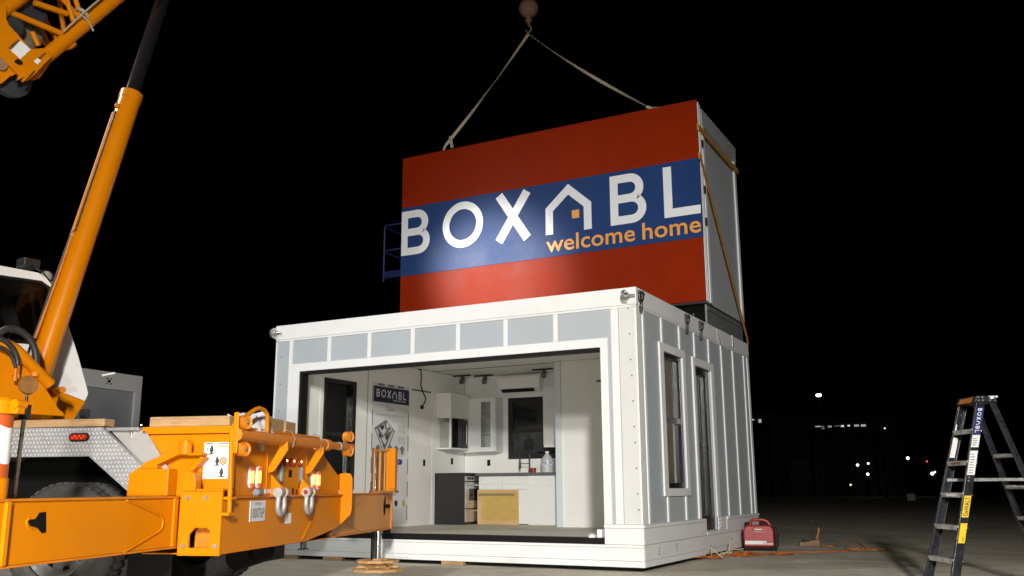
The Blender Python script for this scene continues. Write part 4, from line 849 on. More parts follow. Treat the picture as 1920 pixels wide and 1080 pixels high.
# rear tube with brackets, end rollers, hand rail
TB = .10
T1 = tR(446, 815, TB); T2 = tR(611, 834, TB); T3 = tR(660, 839, TB)
k = MB(); k.tube([T1, T2], .049, 16); k.tube([T2, T3], .039, 16); k.lathe([(-.06, .04), (-.06, .058), (.06, .058), (.06, .04)], T2, (0, 1, 0), 18); k.lathe([(-.03, 0), (-.03, .056), (.0, .056), (.0, .04)], T1, (0, 1, 0), 18); rt_ = tp_(k, "stow_tube", M_ORANGE2)
def hook(y, r_=.007): return [(TB-.03, y, 1.57), (TB+.03, y-.01, 1.56), (TB+.075, y-.02, 1.49), (TB+.05, y-.02, 1.41)]
k = MB(); k.tube(hook(tR(541, 830, TB).y), .007, 6); sub(k, "chain", M_RUST, rt_)
k = MB(); k.tube(hook(tR(592, 835, TB).y), .005, 6); sub(k, "chain", M_RUST, rt_)
k = MB(); k.lathe([(0, .038), (0, .044), (.03, .044), (.03, .038)], T2.lerp(T3, .45), (0, 1, 0), 14); sub(k, "pipe_clamp", M_STEEL, rt_)
for u in (529, 597):
    y = tR(u, 838, TB).y
    k = MB(); k.prism([(TB+.05, y, 1.46), (TB+.055, y, 1.38), (.03, y, 1.19), (PN, y, 1.17), (PN, y, 1.22), (TB-.03, y, 1.40), (TB-.03, y, 1.43)], (0, .03, 0)); tp_(k, "bracket", M_ORANGE, .004)
for (u, v), rr_ in (((458, 792), .062), ((455, 842), .062), ((653, 819), .056), ((652, 846), .056)):
    c_ = tR(u, v, TB+.01)
    k = MB(); k.lathe([(-.028, 0), (-.028, .03), (-.022, .045), (-.034, .06), (-.028, rr_), (.028, rr_), (.034, .06), (.022, .045), (.028, .03), (.028, 0)], c_, (.93, -.36, 0), 24); rl = tp_(k, "stow_roller", M_ORANGE2)
    k = MB(); k.cyl(c_-Vector((.03, 0, 0)), c_+Vector((.045, -.015, 0)), .014, 10); sub(k, "axle", M_RUST, rl)
c_ = tR(447, 816, TB); k = MB(); k.box(TB-.025, TB+.02, c_.y-.05, c_.y-.035, 1.32, 1.66); tp_(k, "roller_plate", M_ORANGE, .01)
k = MB(); hp_ = [tR(u, v, .05) for u, v in ((430, 962), (434, 805), (440, 795), (478, 768), (486, 765), (496, 769), (501, 777), (501, 812))]
k.tube(hp_, .019, 10); k.box(.005, .075, hp_[0].y-.06, hp_[0].y+.07, hp_[0].z-.02, hp_[0].z+.005); k.box(.005, .075, hp_[0].y-.03, hp_[0].y+.07, hp_[0].z+.11, hp_[0].z+.13); tp_(k, "hand_rail", M_ORANGE)
# rear lamps
GREYR = mat("grey_rubber", (.12, .12, .11), .5)
def oval(c, hw, hh): return arc(c.y, c.z+hh-hw, hw, hw, 0, PI, 8)+arc(c.y, c.z-hh+hw, hw, hw, PI, 2*PI, 8)
def plate_(ov, n0, th, name, m, par=None, bev=.003): k = MB(); k.prism([(n0, a, b) for a, b in ov], (th, 0, 0)); return tp_(k, name, m, bev, par)
for u, v, hw in ((469.5, 895, .052), (483, 895, .052), (586, 900, .05), (595, 901, .05)):
    c = tR(u, v, PN); tlp = plate_(oval(c, hw, .098), PN+.0005, .016, "tail_lamp", M_PAPER)
    k = MB(); k.box(PN+.017, PN+.024, c.y-.034, c.y+.034, c.z-.052, c.z+.058); sub(k, "lit_lens", M_AMBER, tlp, .002)
    k = MB(); k.box(PN+.017, PN+.022, c.y-.034, c.y+.034, c.z+.059, c.z+.088); sub(k, "red_lens", M_REDLIT, tlp, .002)
    k = MB(); k.box(PN+.017, PN+.022, c.y-.034, c.y+.034, c.z-.085, c.z-.053); sub(k, "red_lens", M_REDLIT, tlp, .002)
M_FIL = emis("warm_filament", (1, .55, .2), 3)
for u, v in ((533, 866), (546.5, 867), (560, 868)):
    c = tR(u, v, PN); k = MB(); k.sphere((PN+.008, c.y, c.z), .04, 16, 10, (.7, 1, 1)); cl = tp_(k, "clearance_lamp", M_REDL)
    k = MB(); k.sphere((PN+.029, c.y-.008, c.z+.01), .014, 10, 6); sub(k, "filament", M_FIL, cl)
for u, v in ((524.5, 888), (562.5, 890)):
    c = tR(u, v, PN); rv = plate_(oval(c, .043, .092), PN+.0005, .018, "reversing_lamp", GREYR); plate_(oval(c, .028, .075), PN+.019, .006, "lens", M_LENS, rv, .002)
c = tR(488, 836, PN); plate_(oval(c, .03, .05), PN+.0005, .03, "reflector", M_LENS)
c = tR(544, 888, PN); k = MB(); k.box(PN+.0005, PN+.004, c.y-.04, c.y+.04, c.z-.035, c.z+.035); tp_(k, "socket", M_BLACK, .004)
for u, v, a, b in ((549, 921, .018, .03), (556, 922, .012, .02), (561, 912, .02, .018)):
    c = tR(u, v, PN); k = MB(); k.box(PN+.0005, PN+.003, c.y-a, c.y+a, c.z-b, c.z+b); tp_(k, "vent_slot", M_BLACK)
c = tR(502, 921, PN); k = MB(); k.box(PN+.0005, PN+.004, c.y-.075, c.y+.075, c.z-.02, c.z+.02); tp_(k, "small_plate", M_PAPER)
c = tR(487, 924, .05); k = MB(); k.box(.001, .05, c.y-.03, c.y+.05, .968, .985); k.prism([(.0, c.y-.05, .99), (.02, c.y-.05, 1.03), (.06, c.y-.04, 1.02), (.065, c.y-.03, .985), (.02, c.y-.04, .975)], (0, .10, .0)); tp_(k, "plate_lamp", M_PRINT, .006)
# licence plate
LP = [tR(u, v, .004) for u, v in ((467, 974), (496, 972), (497, 939), (469, 938))]
y0_, y1_, z0_, z1_ = LP[0].y, LP[1].y, .745, .925
k = MB(); k.box(.003, .009, y0_, y1_, z0_, z1_); lp = tp_(k, "licence_plate", mat("plate_white", (.60, .60, .60), .4, var=.05), .002)
k = MB(); put_text(k, "100076P", lambda a, b: (.0105, a, b), y0_+.025, z0_+.03, y1_-y0_-.05, .085, 0.0, 1.1); sub(k, "lettering", M_PRINTD, lp)
k = MB(); put_text(k, "NEVADA", lambda a, b: (.0105, a, b), y0_+.09, z0_+.143, y1_-y0_-.18, .022); sub(k, "state_lettering", mat("bluegrey_print", (.12, .14, .2), .5), lp)
k = MB(); k.box(.002, .006, -3.265, -3.125, .70, .80); tp_(k, "serial_plate", M_PAPER, .001)
# shackle lugs and shackles
for i, (u, v) in enumerate(((526, 922), (578, 924))):
    c = tR(u, v, .06); l = c.y-.02
    k = MB(); k.prism([(PN, l, .968), (PN, l, 1.16), (.02, l, 1.10), (.10, l, 1.03), (.11, l, .985), (.06, l, .968)], (0, .04, 0)); tp_(k, "tow_lug", M_ORANGE, .004)
    X = TO+(TN*.07+TL*(l+.02))*KS; X.z = GZ+.995*KS
    s_ = thing("bow_shackle", ("grey bow shackle hanging on the crane's rear lug nearest the licence plate", "grey bow shackle with a red pin end on the crane's right rear lug")[i], "shackle", tuple(X), TA, "shackles on the crane's rear lugs")
    k = MB(); pts = [(0, -.055, .0), (0, -.06, -.05)]+[(0, -.07*math.cos(a), -.10-.095*math.sin(a)) for a in [PI*j/12 for j in range(13)]]+[(0, .06, -.05), (0, .055, 0)]
    k.tube(pts, .023, 12); k.build("bow", M_CONC, s_)
    k = MB(); k.lathe([(-.085, 0), (-.085, .045), (-.04, .045), (-.04, .02), (.04, .02), (.04, .045), (.075, .045), (.075, 0)], (0, 0, 0), (0, 1, 0), 18); k.build("pin", M_CONC, s_)
    if i: k = MB(); k.lathe([(-.087, 0.0001), (-.087, .022)], (0, 0, 0), (0, 1, 0), 14); k.build("pin_face", M_GRED, s_)

# boom frame: b along the boom's heading, off to its right, z up
BA = math.radians(8); BD = Vector((math.sin(BA), math.cos(BA), 0)); BN = Vector((math.cos(BA), -math.sin(BA), 0))
T0 = at(72, 785, 'z', 1.68); T0 = on_plane(72, 785, TL, TL.dot(TO)-3.1*KS); T0.z = 0
def bpx(u, v, off): return tl_(on_plane(u, v, BN, BN.dot(T0)+off))
def bw_(b, off, z): return tl_(T0+BD*b+BN*off+Vector((0, 0, z)))
def ext(poly, off, th): 
    k = MB(); k.prism([bpx(u, v, off) for u, v in poly], tl_(TO+BN*th)); return k
# lift cylinder
A = bpx(64, 728, 0); B = bpx(247, 176, 0); ax = (B-A).normalized()
M_RAM = mat("ram_paint", (0.60, 0.187, 0.0003), 0.24, var=0.05, scale=2.5, spec=0.45, rvar=0.04, bump=0.03, bscale=3)
k = MB(); k.cyl(A, B, .125, 36); k.lathe([(0, .125), (0, .132), (.10, .132), (.10, .125)], B-ax*.10, ax, 36); k.cyl(A-ax*.10, A, .085, 20); lc = tp_(k, "lift_cylinder", M_RAM)
k = MB(); C_ = B+ax*4.2; k.cyl(B, C_, .085, 28); sub(k, "chrome_rod", mat("dark_reflection_chrome", (0.012, 0.012, 0.013), 0.12, 0.0, var=0.05, rvar=0.03, spec=1.0), lc)  # chrome given a black colour for the dark it reflects
k = MB(); side = tl_(TO-BN*1.0+BD*.0); sv = (side-ax*side.dot(ax)).normalized(); vd = tl_(TO+(CAM-T0).normalized()); vd = (vd-ax*vd.dot(ax)).normalized()
sd = vd.cross(ax).normalized(); 
if sd.dot(tl_(TO-RT)) < 0: sd = -sd
o_ = (sd*.85+vd*.5).normalized()*.132
k.tube([A+ax*.5+o_*1.25, A+ax*1.2+o_*1.1, B-ax*.35+o_*1.02], .02, 8); sub(k, "oil_pipe", M_ORANGE2, lc)
o2_ = (sd*.75+vd*.66).normalized()*.136
k = MB(); k.tube([A-ax*.2+o_*1.45, A+ax*.9+o_*1.3, A+ax*1.75+o_*1.15, A+ax*1.8+o2_*1.02], .013, 8); k.tube([B-ax*.33+o2_, A+ax*1.78+o2_], .010, 8); sub(k, "hose", M_RUBG, lc)
k = MB(); 
for f in (.47, .93): k.sphere(A.lerp(B, f)+(o_ if f < .5 else o2_), .034, 10, 6)
sub(k, "pipe_clamp", M_ORANGE2, lc)
k = ext([(72, 790), (75, 745), (82, 728), (98, 725), (106, 740), (100, 765), (92, 790)], .10, .05); tp_(k, "cylinder_foot", M_ORANGE, .006)
k = ext([(72, 790), (75, 745), (82, 728), (98, 725), (106, 740), (100, 765), (92, 790)], -.16, .05); tp_(k, "cylinder_foot", M_ORANGE, .006)
k = MB(); k.cyl(bw_(.12, -.2, 1.95), bw_(.12, .2, 1.95), .035, 16); tp_(k, "cylinder_pin", M_ORANGE2)
# turntable and turret
CT = bw_(-1.1, 0, 0)
k = MB(); k.lathe([(1.563, 0), (1.563, .95), (1.66, .95), (1.66, 0)], (CT.x, CT.y, 0), (0, 0, 1), 48); tp_(k, "turntable", M_ORANGE2)
k = MB(); pts = [(-2.4, 1.67), (.06, 1.67), (.06, 1.70), (.0, 1.74), (-.35, 2.18), (-1.2, 2.5), (-2.9, 2.95), (-2.9, 2.1)]
for off in (-.34, .34):
    k.prism([bw_(b, off, z) for b, z in pts], tl_(TO+BN*.04))
tr_ = tp_(k, "turret", M_ORANGE, .006)
k = MB(); k.tube([bw_(-.12, .40, 1.97), bw_(-.5, .40, 2.28), bw_(-1.3, .40, 2.55)], .06, 12); sub(k, "turret_pipe", M_ORANGE, tr_)
k = MB(); k.box(-.0, .0001, 0, .0001, 0, .0001); k = MB(); k.hexa([bw_(-2.3, -.34, 1.75), bw_(-.2, -.34, 1.75), bw_(-.2, .34, 1.75), bw_(-2.3, .34, 1.75), bw_(-2.3, -.34, 2.1), bw_(-.9, -.34, 2.0), bw_(-.9, .34, 2.0), bw_(-2.3, .34, 2.1)]); sub(k, "turret_deck", M_ORANGE2, tr_)
for i, (pts, r_) in enumerate(((((-8, 630), (12, 617), (35, 620), (55, 635), (66, 658), (68, 682)), .034), (((-8, 633), (10, 640), (25, 655), (32, 672), (33, 686)), .03), (((-8, 648), (10, 655), (22, 668), (30, 690)), .018))):
    k = MB(); P_ = [bpx(u, v, .42+.03*i) for u, v in pts]
    Q_ = []
    for a in range(len(P_)-1):
        for f in (0, .33, .66): 
            p0, p1, p2, p3 = P_[max(a-1, 0)], P_[a], P_[a+1], P_[min(a+2, len(P_)-1)]
            Q_.append(.5*((2*p1)+(p2-p0)*f+(2*p0-5*p1+4*p2-p3)*f*f+(3*p1-p0-3*p2+p3)*f**3))
    k.tube(Q_+[P_[-1]], r_, 10); hs = tp_(k, "hydraulic_hose", M_RUBG)
    k = MB(); e = P_[-1]; k.cyl(e+Vector((0, 0, .01)), e+Vector((0, 0, -.12)), r_*.85, 10); k.cyl(e+Vector((0, 0, -.09)), e+Vector((0, 0, -.13)), r_*1.3, 6); sub(k, "fitting", M_ORANGE2, hs)
# operator's cab
CO = -.30
cabp = [(-1.05, 1.74), (.66, 1.74), (.86, 2.02), (.84, 2.12), (.345, 3.30), (.10, 3.42), (-1.05, 3.52)]
winp = [(-1.0, 2.66), (.29, 2.58), (.34, 2.65), (.34, 2.80), (.235, 3.10), (.16, 3.23), (-.02, 3.29), (-1.0, 3.36)]
def cab_loop(p, off): return [bw_(b, off, z) for b, z in p]
def cpx(p, d=0.0): return [bpx(u, v, CO) + tl_(TO+BN*d) for u, v in p]
WINP = [(-70, 632), (61, 643), (76, 643), (84, 625), (97, 562), (92, 539), (78, 529), (-70, 507)]
OUTP = [(-80, 710), (91, 726), (160, 752), (166, 738), (147, 668), (104, 533), (72, 511), (-80, 483)]
k = MB(); k.ring(cpx(OUTP), cpx(WINP), tl_(TO-BN*.04)); cabo = tp_(k, "cab", mat("cab_white", (.74, .725, .69), .4, var=.04, scale=3, bump=.03), .006)
k = MB(); k.prism(cpx(OUTP, -1.0), tl_(TO+BN*.04))
for a, b in (((-80, 483), (72, 511)), ((72, 511), (104, 533)), ((155, 700), (166, 738)), ((166, 738), (160, 752))):
    A_, B_ = cpx([a])[0], cpx([b])[0]; dn = Vector((0, 0, -.03)) if a[1] < 520 else tl_(TO-BD*.03)
    w0, w1 = tl_(TO-BN*.041), tl_(TO-BN*.96)
    k.hexa([A_+w0+dn, B_+w0+dn, B_+w1+dn, A_+w1+dn, A_+w0, B_+w0, B_+w1, A_+w1])
sub(k, "cab_shell", MATS["cab_white"], cabo)
k = MB(); k.prism(cpx([(-80, 710.6), (91, 726.6), (160.5, 752.6), (136, 790), (-80, 790)], .001), tl_(TO-BN*.9)); sub(k, "cab_base", M_ORANGE, cabo, .006)
k = MB(); k.prism(cpx([(104, 534), (147, 668), (155, 700), (152, 700), (144, 668), (101, 535)], -.05), tl_(TO-BN*.9)); sub(k, "windscreen", M_CABGLASS, cabo)
k = MB(); k.prism(cpx(WINP, -.028), tl_(TO-BN*.008)); sub(k, "window", M_CABGLASS, cabo)
k = MB(); lp_ = cpx(WINP, -.012); k.tube(lp_+[lp_[0]], .022, 8); sub(k, "window_seal", M_BLACK, cabo)
k = MB(); k.hexa([bw_(-.30, CO-.75, 2.1), bw_(.10, CO-.75, 2.1), bw_(.10, CO-.25, 2.1), bw_(-.30, CO-.25, 2.1), bw_(-.30, CO-.75, 2.62), bw_(.10, CO-.75, 2.62), bw_(.10, CO-.25, 2.62), bw_(-.30, CO-.25, 2.62)]); k.hexa([bw_(-.36, CO-.75, 2.6), bw_(-.24, CO-.75, 2.6), bw_(-.24, CO-.25, 2.6), bw_(-.36, CO-.25, 2.6), bw_(-.48, CO-.70, 3.15), bw_(-.36, CO-.70, 3.15), bw_(-.36, CO-.30, 3.15), bw_(-.48, CO-.30, 3.15)]); sub(k, "seat", M_BLACKM, cabo, .03)
k = MB()
for d_ in (0, .10): k.tube([bw_(.0+d_, CO-.12, 3.02), bw_(.10+d_, CO-.12, 2.60)], .022, 8)
k.tube([bw_(-.30, CO-.10, 3.22), bw_(-.1, CO-.10, 3.2), bw_(.06, CO-.10, 3.08)], .016, 8); sub(k, "wiper_linkage", mat("grey_trim", (.20, .20, .19), .5), cabo)
Q_ = bpx(55, 503, CO-.3); ex, ez = tl_(TO+BD), Vector((0, 0, 1)); ew = tl_(TO+BN)
k = MB(); k.hexa([Q_+ex*a+ew*b+ez*c for c in (0, .10) for a, b in ((-.10, -.1), (.08, -.1), (.08, .08), (-.10, .08))]); sub(k, "roof_bracket", M_BLACKM, cabo, .01)
Q_ = bpx(87, 517, CO-.25); k = MB(); k.sphere(Q_, .085, 18, 10, (1, 1, .9)); sub(k, "work_lamp", M_CLEAR, cabo); k = MB(); k.sphere(Q_-ez*.01, .065, 14, 8); sub(k, "lamp_bowl", M_LENS, cabo)
k = MB(); k.tube([bpx(78, 507, CO+.01), bpx(101, 537, CO+.01)], .008, 6); k.tube([bpx(76, 509, CO-.05), bpx(62, 500, CO-.2), bpx(40, 494, CO-.3)], .01, 6); sub(k, "cab_wire", M_BLACK, cabo)
k = MB(); k.lathe([(0, 0), (0, .05), (.08, .055), (.08, 0)], bpx(152, 776, CO), tl_(TO+BD*.6+BN*.8), 14); sub(k, "drive_lamp", M_BLACKM, cabo); k = MB(); k.tube([bw_(.83, CO-.02, 2.2), bw_(.97, CO, 2.24)], .012, 6); sub(k, "door_rod", M_PAPER, cabo)
# main boom
EL = math.radians(54)
def bm(s_, off, h): return bw_(-2.9+s_*math.cos(EL)-h*math.sin(EL), off, 2.55+s_*math.sin(EL)+h*math.cos(EL))
def boombox(k, s0, s1, wd, h0, h1): k.hexa([bm(s0, -wd, h0), bm(s1, -wd, h0), bm(s1, wd, h0), bm(s0, wd, h0), bm(s0, -wd, h1), bm(s1, -wd, h1), bm(s1, wd, h1), bm(s0, wd, h1)])
k = MB(); boombox(k, -.5, 9.2, .33, .12, .92); bo = tp_(k, "boom", M_ORANGE, .02)
k = MB(); boombox(k, 9.2, 14.8, .27, .20, .86); boombox(k, 14.8, 19.6, .22, .25, .80); sub(k, "boom_section", M_ORANGE, bo, .015)
k = MB(); k.lathe([(-.2, 0), (-.2, .3), (.2, .3), (.2, 0)], bm(19.5, 0, .2), tl_(TO+BN), 24); sub(k, "boom_sheave", M_STEEL, bo)
# lattice jib stowed along the boom's near side
JO = .62
def jp(u, v, d=0): return bpx(u, v, JO+d)
def dirv(): return (jp(240, 0)-jp(45, 165)).normalized()
jd = dirv()
k = MB()
lo0 = jp(62, 138); up0_ = jp(0, 30)
k.tube([jp(86, 106), jp(86, 106)+jd*2.6], .075, 18); k.tube([jp(-8, 30), jp(-8, 30)+jd*2.9], .07, 18)
k.tube([jp(60, 128, -.55), jp(60, 128, -.55)+jd*2.8], .06, 14); k.tube([jp(-20, 20, -.55), jp(-20, 20, -.55)+jd*2.9], .06, 14)
jb = tp_(k, "lattice_jib", M_ORANGE)
k = MB()
for a, b, r_ in (((12, 20), (118, 64), .032), ((64, 5), (126, 26), .032), ((124, -4), (138, 40), .03), ((140, -6), (152, 32), .028), ((60, 60), (72, 86), .028), ((100, -20), (150, 34), .026)):
    k.tube([jp(*a), jp(*b)], r_, 10)
for a, b in (((86, 106), (60, 128)), ((118, 64), (100, 86)), ((150, 34), (130, 50)), ((0, 30), (-12, 30))): k.tube([jp(*a), jp(*b, -.55)], .025, 8)
for a, b in (((20, 40), (100, 90)), ((70, 10), (105, 75)), ((110, -10), (120, 60)), ((95, 90), (60, 20))): k.tube([jp(*a, -.5), jp(*b, -.5)], .028, 8)
sub(k, "bracing", M_ORANGE, jb)
k = ext([(-10, 30), (10, 12), (9, 36), (14, 48), (34, 70), (54, 92), (66, 94), (80, 92), (92, 100), (94, 108), (80, 122), (64, 140), (50, 152), (42, 146), (30, 152), (33, 142), (-10, 100)], JO+.06, .03); sub(k, "foot_plate", M_ORANGE, jb, .004)
k = ext([(-10, 85), (0, 112), (32, 138), (16, 145), (0, 158), (-10, 160)], JO+.02, .03); sub(k, "foot_plate", M_ORANGE, jb, .004)
k = ext([(54, 94), (84, 92), (94, 102), (92, 116), (84, 130), (70, 148), (60, 152), (56, 148), (72, 126)], JO-.06, .05); sub(k, "foot_lug", M_ORANGE, jb, .008)
k = ext([(47, 132), (56, 125), (63, 132), (48, 148), (42, 155), (38, 152), (50, 140)], JO+.10, .03); sub(k, "hook_latch", M_ORANGE, jb, .005)
k = ext([(27, 113), (34, 110), (42, 116), (43, 121), (36, 122), (28, 118)], JO+.091, .002); sub(k, "dark_slot_plate", M_BLACK, jb); k = ext([(30, 142), (44, 132), (52, 134), (40, 150), (30, 156)], JO+.03, .002); sub(k, "dark_slot_plate", M_BLACK, jb)
k = ext([(15, 90), (34, 72), (57, 93), (38, 111)], JO+.091, .003); dj = sub(k, "data_plate", M_PAPER, jb)
k = ext([(15, 90), (34, 72), (38, 76), (20, 94)], JO+.095, .002); sub(k, "plate_band", M_BRONZE, jb)
k = ext([(63, 115), (70, 109), (77, 114), (70, 121)], JO+.091, .003); sub(k, "small_decal", M_PAPER, jb); k = ext([(71, 108), (84, 98), (87, 100), (75, 112)], JO+.091, .003); sub(k, "small_decal", M_BRONZE, jb)
def disc(u, v, d, r_, th): 
    k = MB(); k.lathe([(-th, 0), (-th, r_*.8), (-th*.8, r_), (th*.8, r_), (th, r_*.8), (th, 0)], jp(u, v, d), tl_(TO+BN+BD*.15), 30); return k
k = disc(54, 20, -.12, .19, .05); sub(k, "sheave", mat("sheave_grey", (.05, .053, .06), .4, .3, var=.25), jb)
k = disc(25, 48, -.05, .10, .04); sub(k, "sheave", MATS["sheave_grey"], jb); k = disc(48, 62, -.2, .17, .05); sub(k, "sheave", mat("sheave_tan", (.15, .13, .09), .6, var=.2), jb)
k = disc(20, 143, -.08, .22, .04); sub(k, "sheave", MATS["sheave_grey"], jb)
k = MB(); C_ = jp(0, 122, .05); k.lathe([(0, 0), (0, .06), (.03, .06), (.03, 0)], C_, tl_(TO+BN), 18); sub(k, "pin_end", M_RUST, jb)
k = MB(); k.tube([jp(118, 60, .085), jp(150, 30, .09), jp(190, -4, .085), jp(260, -62, .085)], .011, 6); k.tube([jp(148, 34, .09), jp(152, 27, .1), jp(158, 33, .1), jp(168, 42, .08), jp(175, 58, .05)], .011, 6); k.lathe([(0, .078), (0, .09), (.04, .09), (.04, .078)], jp(150, 31), jd, 18); sub(k, "rope_tie", M_STRAPP, jb)
k = MB(); k.tube([jp(122, 90), jp(132, 88), jp(140, 83), (jp(136, 79))], .028, 8); sub(k, "pad_eye", M_ORANGE, jb)
k = MB(); boombox(k, 2.6, 6.5, .60, .30, .42); boombox(k, 3.0, 3.2, .62, .2, .5); sub(k, "jib_bracket", M_ORANGE, bo, .01)

# timbers and cloth lying on the crane
TM = Matrix.Translation(TO) @ Matrix.Rotation(TA, 4, 'Z') @ Matrix.Scale(KS, 4)
def timber(n0, n1, l0, l1, z0, z1, lab, rot=0.0):
    k = MB(); cx, cy = (n0+n1)/2, (l0+l1)/2; k.box(n0-cx, n1-cx, l0-cy, l1-cy, z0, z1)
    o = k.build("timber", M_WOOD, None, .008); o.matrix_world = TM @ Matrix.Translation((cx, cy, 0)) @ Matrix.Rotation(rot, 4, 'Z')
    tag(o, lab, "timber", "timbers carried on the crane")
timber(-.86, -.10, -4.30, -4.14, 1.567, 1.655, "weathered timber along the deck behind the white instruction sheet")
timber(-2.6, -1.26, -4.36, -4.20, 1.577, 1.645, "thin timber on the metal deck above the diamond plate wheel arch")
timber(-.30, -.12, -3.70, -3.36, 1.567, 1.715, "squared timber block end nearest the white cloth on the rear deck", .05)
timber(-.32, -.13, -3.34, -3.10, 1.567, 1.70, "squared timber block in the middle of the rear deck row", -.03)
timber(-.30, -.12, -3.08, -2.80, 1.567, 1.69, "squared timber block at the far end of the rear deck row", .04)
k = MB(); n_ = 14; vs = []
for i in range(n_+1):
    for j in range(9):
        a = -4.02+.46*i/n_+.015*math.sin(j*2.1); x = -.28+.30*j/8
        z = 1.665+.022*math.sin(i*1.1+j*.6)+.018*math.sin(i*2.3+j*1.7)+.05*math.exp(-((i-9)/3)**2)-(.16*(j-6)/2 if j > 6 else 0)-.05*(i < 1 or i > n_-1)
        vs.append((x, a, z))
k.add(vs, [(i*9+j, i*9+j+1, (i+1)*9+j+1, (i+1)*9+j) for i in range(n_) for j in range(8)], True)
o = k.build("cloth", M_CLOTH); o.matrix_world = TM; sm_ = o.modifiers.new("thick", 'SOLIDIFY'); sm_.thickness = .012; tag(o, "crumpled white cloth lying on the timbers behind the crane's hand rail", "cloth")

# ------------------------------------------------------------------ blocks under the house
for u, v, wd, lab in ((510, 1051, .32, "wooden block under the house behind the crane's bumper"), (604, 1053, .34, "wooden block under the house left of the crane's round foot"), (860, 1058, .34, "wooden block under the house right of the crane's round foot")):
    X = at(u, v, 'z', GZ); k = MB(); k.box(X.x-wd/2, X.x+wd/2, -.06, .5, GZ, -.001); tag(k.build("wooden_block", M_WOOD, None, .006), lab, "wooden block", "blocks under the house")

# ------------------------------------------------------------------ step ladder
LF = at(1779, 1116, 'z', GZ); lang = math.radians(29)
ld = thing("step_ladder", "black fibreglass step ladder with word stickers standing on the concrete", "ladder", tuple(LF), lang)
